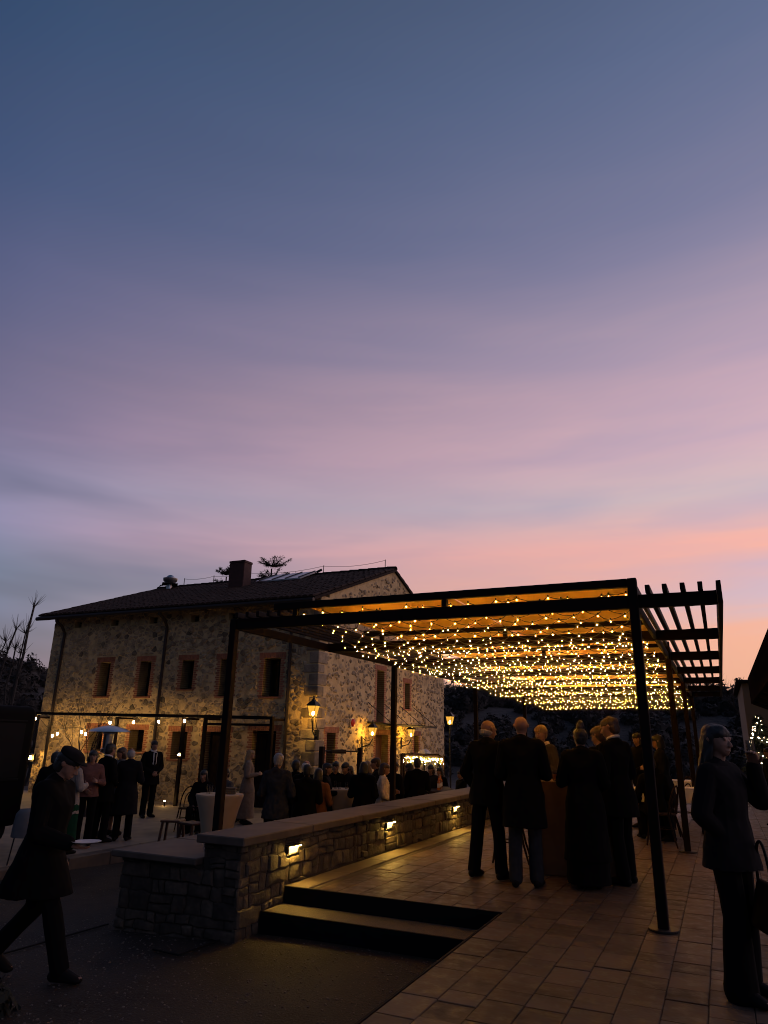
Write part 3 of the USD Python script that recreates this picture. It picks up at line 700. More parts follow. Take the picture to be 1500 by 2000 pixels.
# things on the roof
fan = thing('roof_fan', 'metal kitchen exhaust fan with round bowl on the roof ridge, left of the chimney', 'exhaust fan', (-21.0, 23.0, roof_z(23.0)), scale=.74)
part(fan, 'duct', tube([(0, 0, -.1), (0, 0, .38)], .17, 14), MAT['steel'])
part(fan, 'bowl', lathe([(.16, .30), (.30, .36), (.40, .46), (.42, .60), (.36, .62), (.34, .50), (.2, .40), (0, .38)], 22), MAT['steel'], smooth=40)
part(fan, 'dome', lathe([(.24, .56), (.25, .66), (.17, .76), (.09, .80), (0, .81)], 20), MAT['steel'], smooth=True)
part(fan, 'flange', lathe([(.17, .27), (.62, .24), (.62, .27), (.17, .30)], 4), MAT['dark_metal'])
part(fan, 'bracket', cat([tube([(-.60, .1, .26), (-.80, .1, .27), (-.84, .1, .22), (-.84, .1, -.25)], .035, 6)]), MAT['dark_metal'])
sp = thing('roof_panel', 'ribbed metal panel raised above the roof to the right of the chimney', 'roof panel')
def panel_pt(x, t):
    return np.array([x, 22.15 + 1.25 * t, 7.20 + .52 * t])
pc = np.array([panel_pt(x, t) + [0, 0, dz] for x in (-15.9, -13.85) for t in (0, 1) for dz in (0, .05)])
hv = trimesh.convex.convex_hull(pc)
part(sp, 'panel', (np.array(hv.vertices), np.array(hv.faces)), MAT['steel'])
for i in range(4):
    x = -15.75 + i * .6
    part(sp, 'rib', bar(panel_pt(x, .01) + [0, 0, .07], panel_pt(x, .99) + [0, 0, .07], .035, .035), MAT['dark_metal'])
part(sp, 'support', cat([bar(panel_pt(-13.9, .9), panel_pt(-13.9, .9) * [1, 1, 0] + [0, 0, 7.3], .05, .05), bar(panel_pt(-15.85, .9), panel_pt(-15.85, .9) * [1, 1, 0] + [0, 0, 7.3], .05, .05), bar(panel_pt(-13.84, .95) + [0, 0, .02], panel_pt(-13.84, .95) + [.22, 0, .10], .06, .08)]), MAT['dark_metal'])
lr = thing('lightning_conductor', 'thin lightning wire carried on short rods along the roof ridge', 'lightning conductor')
rodx = [-20.6, -19.0, -17.2, -13.6, -10.9]
for x in rodx:
    part(lr, 'rod', tube([(x, RY, roof_z(RY) - .05), (x, RY, roof_z(RY) + .36)], .016, 5), MAT['dark_metal'])
wire = []
for a, b in zip(rodx[:-1], rodx[1:]):
    for t in np.linspace(0, 1, 7)[:-1]:
        wire.append((a + (b - a) * t, RY, roof_z(RY) + .33 - .12 * 4 * t * (1 - t) * min(1, (b - a) / 3)))
wire.append((rodx[-1], RY, roof_z(RY) + .33))
part(lr, 'wire', tube(wire, .008, 4), MAT['dark_metal'])

# ================================================================== lanterns
def lantern_parts(t, s=1.0):
    """a four sided street lantern, hanging glass narrower below; origin at the foot of the glass"""
    n = 4
    def ring(r, z):
        a = np.arange(n) * np.pi / 2 + np.pi / 4
        return np.stack([r * np.cos(a), r * np.sin(a), np.full(n, z)], 1) * s
    lo, hi = ring(.085, .0), ring(.165, .27)
    for k in range(4):
        q = np.vstack([lo[k], lo[(k + 1) % 4], hi[(k + 1) % 4], hi[k]])
        part(t, 'glass_pane', (q, np.array([[0, 1, 2], [0, 2, 3]])), MAT['lantern_pane'])
    part(t, 'frame', cat([bar(lo[k], hi[k], .012 * s, .012 * s, .002) for k in range(4)] + [bar(lo[k], lo[(k + 1) % 4], .014 * s, .014 * s, .002) for k in range(4)] + [bar(hi[k], hi[(k + 1) % 4], .016 * s, .016 * s, .002) for k in range(4)]), MAT['dark_metal'])
    cap = [ring(.20, .275), ring(.11, .36), ring(.06, .39), ring(.055, .42)]
    v = np.vstack(cap + [np.array([[0, 0, .43 * s]])])
    f = []
    for r in range(3):
        for k in range(4):
            a, b = r * 4 + k, r * 4 + (k + 1) % 4
            f += [[a, b, b + 4], [a, b + 4, a + 4]]
    f += [[12 + k, 12 + (k + 1) % 4, 16] for k in range(4)]
    part(t, 'cap', (v, np.array(f)), MAT['dark_metal'])
    part(t, 'finial', lathe([(.02 * s, .42 * s), (.03 * s, .45 * s), (.012 * s, .47 * s), (.022 * s, .49 * s), (0, .52 * s)], 8), MAT['dark_metal'])
    part(t, 'lamp_bulb', ico((0, 0, .075 * s), (.036 * s, .036 * s, .055 * s), 1), MAT['lantern_bulb'])

L = thing('wall_lantern', 'lit lantern on a forked bracket at the near corner of the stone house', 'lantern', (-10.36, 17.66, 2.04), 0)
lantern_parts(L, 1.12)
part(L, 'bracket', cat([tube([(0, 0, 0), (0, 0, -.42)], .022, 6), tube([(0, 0, -.38), (-.05, .2, -.5), (-.10, .42, -.52)], .02, 6), tube([(.06, .0, -.02), (.07, .12, -.30), (-.02, .40, -.40)], .012, 5), tube([(-.06, .0, -.02), (-.07, .12, -.30), (-.12, .40, -.40)], .012, 5), cbox((-.16, .38, -.62), (-.02, .425, -.34), .005)]), MAT['dark_metal'])
for yy, lab in ((21.05, 'lit lantern on the gable wall left of the entrance door'), (24.25, 'lit lantern on the gable wall right of the entrance door')):
    L = thing('wall_lantern', lab, 'lantern', (GX + .40, yy, 1.56), 0, 'lanterns beside the entrance')
    lantern_parts(L, .95)
    part(L, 'bracket', cat([tube([(0, 0, 0), (0, 0, -.10), (-.10, 0, -.26), (-.36, 0, -.34)], .018, 6), tube([(-.36, 0, -.06), (-.2, 0, -.16), (-.06, 0, -.12)], .012, 5), cbox((-.40, -.05, -.42), (-.365, .05, -.02), .004)]), MAT['dark_metal'])
L = thing('street_lamp', 'lit lantern on a thin pole just right of the house corner', 'street lamp', (-8.80, 24.71, 2.0), 0)
lantern_parts(L, 1.05)
part(L, 'pole', cat([tube([(0, 0, 0), (0, 0, -3.15)], .028, 8), tube([(0, 0, -2.6), (0, 0, -3.15)], .055, 8)]), MAT['dark_metal'])
part(L, 'base', lathe([(.16, -3.16), (.16, -3.05), (.07, -2.95), (.06, -2.6)], 12), MAT['dark_metal'])

# ================================================================== pergola
pg = thing('pergola', 'dark steel pergola with a cloth roof over the tiled terrace', 'pergola')
XL, XR, PY, BAY = -5.45, -.635, 7.22, 2.5
NB = 6
HB0, HB1 = 2.80, 2.93
for k in range(4):
    y = PY + 5 * k
    p = part(pg, 'post', cbox((XL - .045, y - .045, .35), (XL + .045, y + .045, HB1), .006), MAT['pergola'])
    p = part(pg, 'post', cbox((XR - .045, y - .045, .0), (XR + .045, y + .045, 3.10), .006), MAT['pergola'])
    part(p, 'base_plate', lathe([(0, .003), (.13, .003), (.13, .016), (.125, .020), (0, .020)], 28, (XR, y, 0)), MAT['dark_metal'])
for k in range(NB + 1):
    y = PY + BAY * k
    part(pg, 'cross_beam', cat([cbox((XL + .047 if k % 2 == 0 else XL - .02, y - .035, HB0), (XR - .047, y + .035, HB1), .005), cbox((XR + .047, y - .035, HB0), (.115, y + .035, HB1), .005)]) if k % 2 == 0 else
         cbox((XL - .02, y - .035, HB0), (.115, y + .035, HB1), .005), MAT['pergola'])
    part(pg, 'canopy_rail', cbox((-4.86, y - .03, 3.015), (XR - .047, y + .03, 3.10), .005), MAT['pergola'])
    for x in (-4.55, -2.62):
        part(pg, 'strut', cbox((x - .03, y - .03, HB1 + .002), (x + .03, y + .03, 3.014), .004), MAT['pergola'])
Y1 = PY + BAY * NB
for x in (-.49, -.335, -.175, -.02):
    part(pg, 'slat', cbox((x - .022, PY - .10, HB1 + .003), (x + .022, Y1 + .10, 3.01), .004), MAT['pergola'])
part(pg, 'slat', cbox((.118, PY - .10, HB0 - .005), (.160, Y1 + .10, 3.01), .004), MAT['pergola'])
for x in (-5.36, -5.20, -5.045, -4.89, -4.735):
    part(pg, 'slat', cbox((x - .022, PY - .10, HB1 + .003), (x + .022, Y1 + .10, 3.00), .004), MAT['pergola'])
part(pg, 'side_rail', cbox((XL - .045, PY + .05, HB0 + .01), (XL - .005, Y1, HB1 - .01), .004), MAT['pergola'])
part(pg, 'side_rail', cbox((XR - .02, PY + .05, 3.02), (XR + .02, Y1, 3.095), .004), MAT['pergola'])
part(pg, 'side_rail', cbox((XR - .02, PY + .05, HB0 + .02), (XR + .02, Y1, HB1 - .005), .004), MAT['pergola'])
def cloth(x0, x1, y0, y1, z, sag, seed):
    n, m = 12, 10
    u, v = np.meshgrid(np.linspace(0, 1, n), np.linspace(0, 1, m), indexing='ij')
    X, Y = x0 + (x1 - x0) * u, y0 + (y1 - y0) * v
    Z = z - sag * 16 * u * (1 - u) * v * (1 - v) + .012 * (meshkit.fbm(np.stack([X * 2, Y * 2, X * 0 + seed], -1), 3) - .5)
    P = np.stack([X, Y, Z], -1).reshape(-1, 3)
    i, j = np.meshgrid(np.arange(n - 1), np.arange(m - 1), indexing='ij')
    A = i * m + j
    f = np.concatenate([np.stack([A, A + 1, A + m + 1], -1).reshape(-1, 3), np.stack([A, A + m + 1, A + m], -1).reshape(-1, 3)])
    top_ = P + [0, 0, .006]
    return np.vstack([P, top_]), np.vstack([f, f[:, ::-1] + len(P)])
for k in range(NB):
    for a, b in ((-4.54, -2.63), (-2.61, XR - .05)):
        part(pg, 'roof_cloth', cloth(a, b, PY + BAY * k + .032, PY + BAY * (k + 1) - .032, 3.075, .028, k), MAT['fabric_roof'], smooth=True)

# nets of small bulbs, one under each bay
def tubes_many(A, B, r, sides=3):
    A, B = np.asarray(A), np.asarray(B)
    d = B - A; d /= np.linalg.norm(d, axis=1, keepdims=True) + 1e-9
    s = np.cross(d, [0, 0, 1.0]); s /= np.linalg.norm(s, axis=1, keepdims=True) + 1e-9
    u = np.cross(s, d)
    ang = np.arange(sides) * 2 * np.pi / sides
    off = r * (np.cos(ang)[None, :, None] * s[:, None] + np.sin(ang)[None, :, None] * u[:, None])
    v = np.concatenate([A[:, None] + off, B[:, None] + off], 1)
    n = len(A)
    k = np.arange(sides); k2 = (k + 1) % sides
    f1 = np.concatenate([np.stack([k, k2, sides + k2], 1), np.stack([k, sides + k2, sides + k], 1)])
    return v.reshape(-1, 3), (f1[None] + (np.arange(n) * 2 * sides)[:, None, None]).reshape(-1, 3)

rng = random.Random(77)
def net_z(x, y):
    t = (y - PY) / BAY
    k = min(NB - 1, max(0, int(t)))
    s = t - k
    z = 2.775 - .0135 * (y - PY) - (.05 + .015 * k) * 4 * s * (1 - s)
    z -= .06 * max(0, (-x - 3.6)) * min(1, t)
    if t < 1:
        w = max(0, 1 - t / .62); w = w * w * (3 - 2 * w)
        z = z * (1 - w) + 2.985 * w
    return z
bays = ['first bay nearest the steps', 'second bay from the steps', 'third bay from the steps', 'fourth bay from the steps', 'fifth bay from the steps', 'last and farthest bay']
NC = 15
dx = (XR - .07 - (-4.50)) / (NC - 1)
for k in range(NB):
    t = thing('light_net', f'net of small warm bulbs under the pergola roof, {bays[k]}', 'light net', (0, 0, 0), 0, 'nets of bulbs under the pergola roof')
    rows = (20, 20, 18, 16, 15, 14)[k]
    NC = (15, 15, 15, 14, 13, 12)[k]
    dx = (XR - .07 - (-4.50)) / (NC - 1)
    node = {}
    for j in range(rows + 1):
        y = PY + BAY * k + .07 + (BAY - .07 if k == 0 else BAY) * j / rows
        for i in range(NC - (j % 2)):
            x = -4.50 + dx * (i + (.5 if j % 2 else 0)) + rng.uniform(-.05, .05)
            yy = y + rng.uniform(-.035, .035)
            node[i, j] = np.array([x, yy, net_z(x, yy) + rng.uniform(-.022, .014)])
    A, B = [], []
    for (i, j), p in node.items():
        for di in ((0, 1) if j % 2 else (-1, 0)):
            q = node.get((i + di, j + 1))
            if q is not None:
                m = (p + q) / 2 - [0, 0, rng.uniform(.004, .022)]
                A += [p, m]; B += [m, q]
    part(t, 'cord', tubes_many(A, B, (.0055, .005, .0045, .004, .004, .004)[k]), MAT['cord'])
    for (i, j), p in node.items():
        if j < rows:
            f = rng.uniform(.78, 1.18) * (1 - .03 * k)
            part(t, 'bulb', ico(p - [0, 0, .020], (.0056 * f, .0056 * f, .0070 * f), 1), MAT['bulb'])
    sk = [lathe([(.009, .0), (.010, .018), (.004, .024)], 5, p - [0, 0, .004]) for (i, j), p in node.items() if j < rows]
    part(t, 'bulb_sockets', cat(sk), MAT['cord'], kind='stuff')

# ================================================================== light frame against the house, with hanging bulbs
lf = thing('steel_arbour', 'rusty steel frame of thin posts and beams standing along the house front', 'frame')
FYY = 17.40
for x in (-21.2, -17.40, -14.71, -13.90, -11.55):
    part(lf, 'post', cbox((x - .05, FYY - .05, PZ - .02), (x + .05, FYY + .05, 1.98), .006), MAT['pergola'])
    part(lf, 'tie_beam', bar((x, FYY + .052, 1.95), (x, FY - .02, 1.95), .06, .06), MAT['pergola'])
part(lf, 'beam', bar((-21.3, FYY, 2.075), (-14.2, FYY, 2.02), .10, .09), MAT['pergola'])
part(lf, 'beam', bar((-14.18, FYY, 2.02), (-11.50, FYY, 1.99), .10, .09), MAT['pergola'])
part(lf, 'lower_beam', bar((-13.84, FYY + .02, 1.80), (-11.61, FYY + .02, 1.80), .06, .07), MAT['pergola'])
def hung_bulb(t, p, drop=.10):
    p = np.asarray(p, float)
    b = part(t, 'bulb', ico(p, (.038, .038, .048), 2), MAT['string_bulb'], smooth=True)
    part(b, 'socket', tube([p + [0, 0, .045], p + [0, 0, .11]], .02, 6), MAT['cord'])
    part(b, 'lead', tube([p + [0, 0, .11], p + [0, 0, .11 + drop]], .006, 4), MAT['cord'])
s1 = thing('string_lights', 'row of five clear bulbs hanging below the steel beam on the house front', 'string lights')
for x, z in ((-21.0, 1.90), (-17.62, 1.80), (-16.64, 1.82), (-15.63, 1.85), (-14.64, 1.88)):
    hung_bulb(s1, (x, FYY - .07, z), .06)
part(s1, 'wire', tube([(-21.25, FYY - .06, 2.03), (-19.3, FYY - .06, 2.02), (-17, FYY - .06, 1.99), (-14.4, FYY - .06, 1.98)], .008, 4), MAT['cord'])
s2 = thing('string_lights', 'swag of four clear bulbs drooping below the other string, near the patio heater', 'string lights')
sw = [(-20.9, 2.0), (-20.45, 1.68), (-20.05, 1.50), (-19.80, 1.56), (-19.4, 1.62), (-18.80, 1.63), (-18.55, 1.58), (-18.0, 1.72), (-17.45, 1.95)]
part(s2, 'wire', tube([(x, FYY - .10, z) for x, z in sw], .008, 4), MAT['cord'])
for x, z in ((-20.05, 1.36), (-19.83, 1.43), (-18.77, 1.50), (-18.57, 1.44)):
    hung_bulb(s2, (x, FYY - .10, z), .03)
pl = thing('post_lamp', 'small lamp fixed to a thin post in front of the house wall', 'lamp', (-14.66, FYY - .10, .92))
part(pl, 'bulb', ico((0, -.03, 0), .035, 2), MAT['string_bulb'], smooth=True)
part(pl, 'housing', cat([cbox((-.05, .0, -.07), (.05, .048, .07), .006), cbox((-.06, -.08, .05), (.06, -.001, .07), .004)]), MAT['dark_metal'])
gl = thing('ground_lamp', 'tiny ground lamp at the foot of the house wall', 'lamp', (-14.95, 17.2, PZ + .11))
part(gl, 'bulb', ico((0, 0, .03), .022, 1), MAT['string_bulb'])
part(gl, 'stem', tube([(0, 0, 0), (0, 0, -.11)], .02, 6), MAT['dark_metal'])
wlm = thing('wall_lamp', 'half hidden lamp lighting the left end of the stone wall', 'lamp', (-21.62, 17.93, .62))
part(wlm, 'bulb', ico((0, -.05, 0), (.05, .05, .07), 2), emit_mat('corner_lamp', (1.0, .55, .12), 170.0), smooth=True)
part(wlm, 'housing', cat([cbox((-.09, .02, -.12), (.09, .10, .12), .006), cbox((-.10, -.14, .11), (.10, .10, .135), .006)]), MAT['dark_metal'])

# ================================================================== furniture builders
def bar_table(name, label, loc, h, r, m, group=None):
    t = thing(name, label, 'table', loc, rng.uniform(0, 90), group)
    n = 40
    ang = np.arange(n) * 2 * np.pi / n
    prof = [(1.0, h + .004), (1.02, h - .015), (1.0, h - .05), (.86, h * .80), (.72, h * .58), (.66, h * .40), (.70, h * .2), (.80, .03)]
    rows = []
    for s, z in prof:
        w = 1 - .10 * (1 - z / h) * (1 - np.cos(4 * ang)) * .5
        rows.append(np.stack([r * s * w * np.cos(ang), r * s * w * np.sin(ang), np.full(n, z)], 1))
    v = np.vstack(rows + [[[0, 0, h + .006]]])
    f = []
    for i in range(len(prof) - 1):
        k = np.arange(n); k2 = (k + 1) % n
        f += [np.stack([i * n + k, (i + 1) * n + k, (i + 1) * n + k2], 1), np.stack([i * n + k, (i + 1) * n + k2, i * n + k2], 1)]
    f.append(np.stack([np.full(n, len(prof) * n), np.arange(n), (np.arange(n) + 1) % n], 1))
    part(t, 'cover', (v, np.vstack(f)), m, smooth=50)
    part(t, 'foot', lathe([(r * .78, .0), (r * .78, .02), (.06, .05), (.05, .1)], 20), MAT['dark_metal'])
    return t
def stool(label, loc, h, rz, group='wooden stools by the low wall'):
    t = thing('bar_stool', label, 'stool', loc, rz, group)
    part(t, 'seat', cbox((-.19, -.16, h - .04), (.19, .16, h), .012), MAT['red_wood'])
    for sx in (-1, 1):
        for sy in (-1, 1):
            part(t, 'leg', bar((sx * .21, sy * .17, 0), (sx * .15, sy * .12, h - .041), .042, .042), MAT['red_wood'])
    part(t, 'stretcher', cat([bar((-.19, -.15, h * .35), (.19, -.15, h * .35), .025, .03), bar((-.19, .15, h * .35), (.19, .15, h * .35), .025, .03)]), MAT['red_wood'])
    return t
def bentwood(label, loc, rz, m=None, group='dark bentwood chairs on the terrace'):
    m = m or MAT['dark_wood']
    t = thing('bistro_chair', label, 'chair', loc, rz, group)
    part(t, 'seat', lathe([(.02, .445), (.19, .445), (.205, .455), (.20, .47), (.02, .472)], 20), m)
    for sx in (-1, 1):
        part(t, 'leg', tube([(sx * .15, .14, .45), (sx * .18, .18, .22), (sx * .20, .22, 0)], [.016, .015, .012], 6), m, label='front leg')
        part(t, 'leg', tube([(sx * .15, -.14, .45), (sx * .18, -.19, .22), (sx * .20, -.25, 0)], [.016, .015, .012], 6), m, label='rear leg')
    a = np.linspace(0, np.pi, 14)
    part(t, 'backrest', cat([tube(np.stack([.19 * np.cos(a) * 1.0, -.15 - .10 * np.sin(a), .46 + .43 * np.sin(a) ** .8], 1), .015, 6), tube(np.stack([.11 * np.cos(a), -.16 - .07 * np.sin(a), .47 + .30 * np.sin(a) ** .8], 1), .011, 6)]), m)
    a = np.linspace(0, 2 * np.pi, 17)
    part(t, 'stretcher', tube(np.stack([.165 * np.cos(a), .165 * np.sin(a), np.full(17, .25)], 1), .009, 5, caps=False), m)
    return t
def tumbler(label, loc, h=.13, r=.033, fill=None, group='glasses on the tables'):
    t = thing('drinking_glass', label, 'glass', loc, 0, group)
    part(t, 'glass', lathe([(0, 0), (r * .8, 0), (r, h), (r * .92, h), (r * .74, .008), (0, .008)], 14), MAT['glassware'], smooth=40)
    if fill:
        part(t, 'drink', lathe([(0, .01), (r * .72, .01), (r * .85, h * .6), (0, h * .6)], 12), MAT['drink'])
    return t

# ================================================================== people
def ball(c, r, n=1):
    return _ICO[n][0] * np.asarray(r, float) + np.asarray(c, float)
def hull(*p):
    return m3.Manifold.hull_points(np.vstack(p))
def bone(a, b, ra, rb, n=1):
    return hull(ball(a, ra, n), ball(b, rb, n))
def rx(p, a, o=(0, 0, 0)):
    p = np.asarray(p, float) - o; c, s = math.cos(a), math.sin(a)
    return np.stack([p[..., 0], p[..., 1] * c - p[..., 2] * s, p[..., 1] * s + p[..., 2] * c], -1) + o
def rz_(p, a, o=(0, 0, 0)):
    p = np.asarray(p, float) - o; c, s = math.cos(a), math.sin(a)
    return np.stack([p[..., 0] * c - p[..., 1] * s, p[..., 0] * s + p[..., 1] * c, p[..., 2]], -1) + o
def solid(ms, edge, it, fold=0.0, seed=0, fs=9.0):
    m = m3.Manifold.batch_boolean(ms, m3.OpType.Add)
    if edge:
        m = m.refine_to_length(edge)
    q = m.to_mesh()
    t = trimesh.Trimesh(np.array(q.vert_properties[:, :3], float), np.array(q.tri_verts), process=True)
    if it:
        trimesh.smoothing.filter_taubin(t, .5, .53, it)
    v = np.array(t.vertices)
    if fold:
        nrm = np.array(t.vertex_normals)
        v = v + nrm * ((meshkit.fbm(v * [fs, fs, fs * .45] + seed * 7.3, 3) - .5) * 2 * fold)[:, None]
    return v, np.array(t.faces)

def hand(w, d, palm, side, fine, curl=.55):
    """palm and five fingers from wrist w along d; palm is the normal the fingers curl towards, side points to the thumb"""
    d = d / np.linalg.norm(d)
    palm = palm - d * (palm @ d); palm /= np.linalg.norm(palm)
    s = np.cross(palm, d); s *= 1 if s @ side > 0 else -1
    ms = [hull(ball(w, .024), ball(w + d * .035 + s * .022, (.020,) * 3), ball(w + d * .085 + s * .030, .0135), ball(w + d * .082 - s * .030, .0125), ball(w + d * .03 - s * .02, .018))]
    for k, (o, L) in enumerate(((.027, .072), (.009, .080), (-.010, .074), (-.028, .058))):
        p = w + d * (.086 - .004 * abs(k - 1)) + s * o
        a = 0.0
        r = .0092 - .0004 * k
        for j, q in enumerate((.45, .31, .24)):
            a += curl * (.7 if j == 0 else 1.0)
            n = p + (d * math.cos(a) + palm * math.sin(a)) * L * q * 1.0
            ms.append(bone(p, n, r, r * .93, 0 if not fine else 1))
            p, r = n, r * .93
    p = w + d * .028 + s * .026
    for L, a in ((.036, .85), (.030, .5), (.024, .2)):
        n = p + (d * math.cos(a) + s * math.sin(a) + palm * .35) * L
        ms.append(bone(p, n, .0115, .0100, 0 if not fine else 1)); p = n
    return ms

SKIN = {}
def fabric(col, rough=.92, name=None):
    key = 'cloth_%02d' % len(SKIN)
    k = tuple(col)
    if k not in SKIN:
        SKIN[k] = noise_mat(key, [tuple(np.array(col) * .8), tuple(col), tuple(np.array(col) * 1.2)], 14.0, rough, .25, 220.0, coord='texture_coordinate.object', spec=.06, bdist=.002)
    return SKIN[k]
SKIN_MAT = noise_mat('skin', [(.20, .10, .062), (.24, .125, .078), (.28, .15, .095)], 12.0, .55, .12, 160.0, coord='texture_coordinate.object', bdist=.001)
SHOE = plain('shoe_leather', (.005, .004, .004), .6, spec=.12)
HAIRM = {n: noise_mat('hair_' + n, [tuple(np.array(c) * .6), c, tuple(np.array(c) * 1.4)], 8.0, .5, .5, 30.0, coord='texture_coordinate.object', stretch=(9, 9, 1), bdist=.004) for n, c in
         dict(black=(.008, .007, .006), brown=(.035, .018, .009), grey=(.25, .24, .23), white=(.5, .49, .47), blond=(.22, .14, .06)).items()}
ARMS = {  # elbow and wrist for the right arm (x > 0); facing +y
    'down': ((.245, -.03, 1.14), (.255, .05, .89)), 'hold': ((.255, .0, 1.15), (.13, .25, 1.20)), 'front': ((.255, -.01, 1.15), (.06, .20, 1.03)),
    'face': ((.30, .13, 1.24), (.13, .19, 1.50)), 'plate': ((.235, .02, 1.13), (.17, .29, 1.06)), 'pocket': ((.30, -.05, 1.15), (.20, .05, .95)),
    'table': ((.26, .05, 1.16), (.19, .31, 1.08)), 'lap': ((.25, .06, 1.18), (.12, .30, 1.02)), 'inpocket': ((.28, -.04, 1.16), (.12, .03, 1.02)), 'back': ((.27, -.12, 1.16), (.08, -.17, 1.0))}

def person(label, loc, face, h, arms=('down', 'down'), top='jacket', hem=.82, col=(.010, .010, .011), legs='stand', leg_col=(.010, .010, .012), hair='short', hair_col='black',
           lean=.03, nod=.12, turn=0.0, width=1.0, fine=False, collar=None, tie=None, skirt=None, group=None, seed=0, belly=0.0, sleeve_col=None, hatc=None, scarf=None):
    """face: heading in degrees, 0 looks along +y, 90 along -x, 180 towards the camera, -90 along +x"""
    t = thing('person', label, 'person', loc, face, group, scale=h / 1.75)
    sit = legs == 'sit'
    hz = .93 if not sit else .93
    W = width
    hipc = np.array([0, 0, .95])
    up = lambda p: rx(p, -lean, hipc)
    H0 = np.array([0, -.012, 1.50])
    hd = lambda p: up(rx(rz_(p, turn, H0), -nod, np.array([0, -.01, 1.53])))
    E = lambda p, r, n=1: ball((0, 0, 0), r, n) + np.asarray(p, float)
    # legs
    K = {}
    for s in (-1, 1):
        x = .095 * s
        if legs == 'walk':
            K[s] = [(x, .0, .92), (x * .9, .20, .52), (x * .9, .33, .10)] if s > 0 else [(x, 0, .92), (x, -.03, .50), (x, -.33, .17)]
        elif legs == 'sit':
            K[s] = [(x, .02, .93), (x * 1.3, .44, .96), (x * 1.3, .46, .53)]
        elif legs == 'apart':
            K[s] = [(x, 0, .92), (x * 1.5, .02 * s, .50), (x * 1.75, .05 * s - .02, .09)]
        else:
            K[s] = [(x, 0, .92), (x * 1.1, .015 + .02 * s, .50), (x * 1.15, -.02 + .035 * s, .09)]
        K[s] = [np.array(q) for q in K[s]]
    toe = {}
    for s in (-1, 1):
        a = K[s][2]
        lift = legs == 'walk' and s < 0
        toe[s] = a + (np.array([.01 * s, .145, -.125]) if lift else np.array([.03 * s, .16, -.058]))
    body = [hull(E((-.07, 0, .95), (.11, .105, .11)), E((.07, 0, .95), (.11, .105, .11))),
            hull(E((0, 0, .98), (.165, .11, .08)), up(E((0, .01 + belly * .4, 1.13), (.135, .095 + belly, .08)))),
            up(hull(E((0, .01 + belly * .4, 1.13), (.135, .095 + belly, .08)), E((0, .0, 1.32), (.165 * W, .115, .11)))),
            up(hull(E((0, .0, 1.32), (.165 * W, .115, .11)), E((-.155 * W, -.015, 1.43), .055), E((.155 * W, -.015, 1.43), .055))),
            up(hull(E((-.09, -.02, 1.45), .05), E((.09, -.02, 1.45), .05), E((0, -.02, 1.50), .055)))] if False else []
    def hl(f, *pts):
        return m3.Manifold.hull_points(f(np.vstack(pts)))
    same = lambda p: p
    body = [hl(same, E((-.07, 0, .95), (.11, .105, .11)), E((.07, 0, .95), (.11, .105, .11))),
            m3.Manifold.hull_points(np.vstack([E((0, 0, .98), (.165, .11, .08)), up(E((0, .01 + belly * .4, 1.13), (.135, .095 + belly, .08)))])),
            hl(up, E((0, .01 + belly * .4, 1.13), (.135, .095 + belly, .08)), E((0, .0, 1.32), (.165 * W, .115, .11))),
            hl(up, E((0, .0, 1.32), (.165 * W, .115, .11)), E((-.155 * W, -.015, 1.43), .055), E((.155 * W, -.015, 1.43), .055)),
            hl(up, E((-.09, -.02, 1.45), .05), E((.09, -.02, 1.45), .05), E((0, -.015, 1.50), .056))]
    body.append(m3.Manifold.hull_points(np.vstack([up(E((0, -.018, 1.49), .054)), hd(E((0, -.005, 1.58), .052))])))
    n2 = 2 if fine else 1
    body += [hl(hd, E((0, -.018, 1.682), (.076, .096, .089), n2), E((0, .028, 1.64), (.062, .066, .075), n2)),
             hl(hd, E((0, .028, 1.635), (.062, .066, .06), n2), E((0, .058, 1.578), (.030, .028, .024)), E((0, -.01, 1.60), (.055, .06, .03))),
             hl(hd, E((0, .092, 1.665), .008, 0), E((0, .112, 1.632), .011, 0), E((-.014, .095, 1.628), .008, 0), E((.014, .095, 1.628), .008, 0)),
             hl(hd, E((-.022, .082, 1.597), .007, 0), E((.022, .082, 1.597), .007, 0), E((0, .090, 1.597), .009, 0))]
    for s in (-1, 1):
        body += [hl(hd, E((.076 * s, -.012, 1.665), (.008, .018, .028), 0), E((.086 * s, -.024, 1.672), (.006, .016, .024), 0)),
                 hl(hd, E((.030 * s, .083, 1.674), (.012, .008, .007), 0), E((.030 * s, .080, 1.690), (.020, .012, .006), 0))]
    for s in (-1, 1):
        hp, kn, an = K[s]
        body += [bone(hp, kn, .082, .055), bone(kn, an + (kn - an) * .6, .054, .055), bone(an + (kn - an) * .6, an, .055, .038), hull(E(an - [0, .02, .03], (.036, .05, .03)), E(toe[s], (.038, .05, .026)))]
    hands = {}
    sleeves = {}
    for s, a in zip((-1, 1), arms):
        e, w = (np.array(q, float) for q in ARMS[a])
        e[0] *= s; w[0] *= s
        sh = up(np.array([.165 * W * s, -.015, 1.425])); e = up(e); w = up(w)
        body += [bone(sh, e, .052, .041), bone(e, w, .042, .027)]
        d = w - e; d /= np.linalg.norm(d)
        inward = np.array([-s, .15, 0.0])
        pal = inward if abs(d[2]) > .6 else np.array([-.25 * s, 0, -1.0]) if a == 'plate' else np.array([-s, 0, -.3])
        if a == 'plate':
            pal = np.array([0, 0, 1.0])
        body += hand(w, d, pal, np.array([0, 1.0, .6]) if abs(d[2]) > .6 else np.array([-s * .3, 0, 1.0]), fine, .25 if a == 'plate' else .5)
        hands[s] = (w + d * .09, d)
        sleeves[s] = (sh, e, w, d)
    part(t, 'body', solid(body, .022 if fine else .045, 5), SKIN_MAT, smooth=True)
    # trousers or skirt
    M = fabric(leg_col)
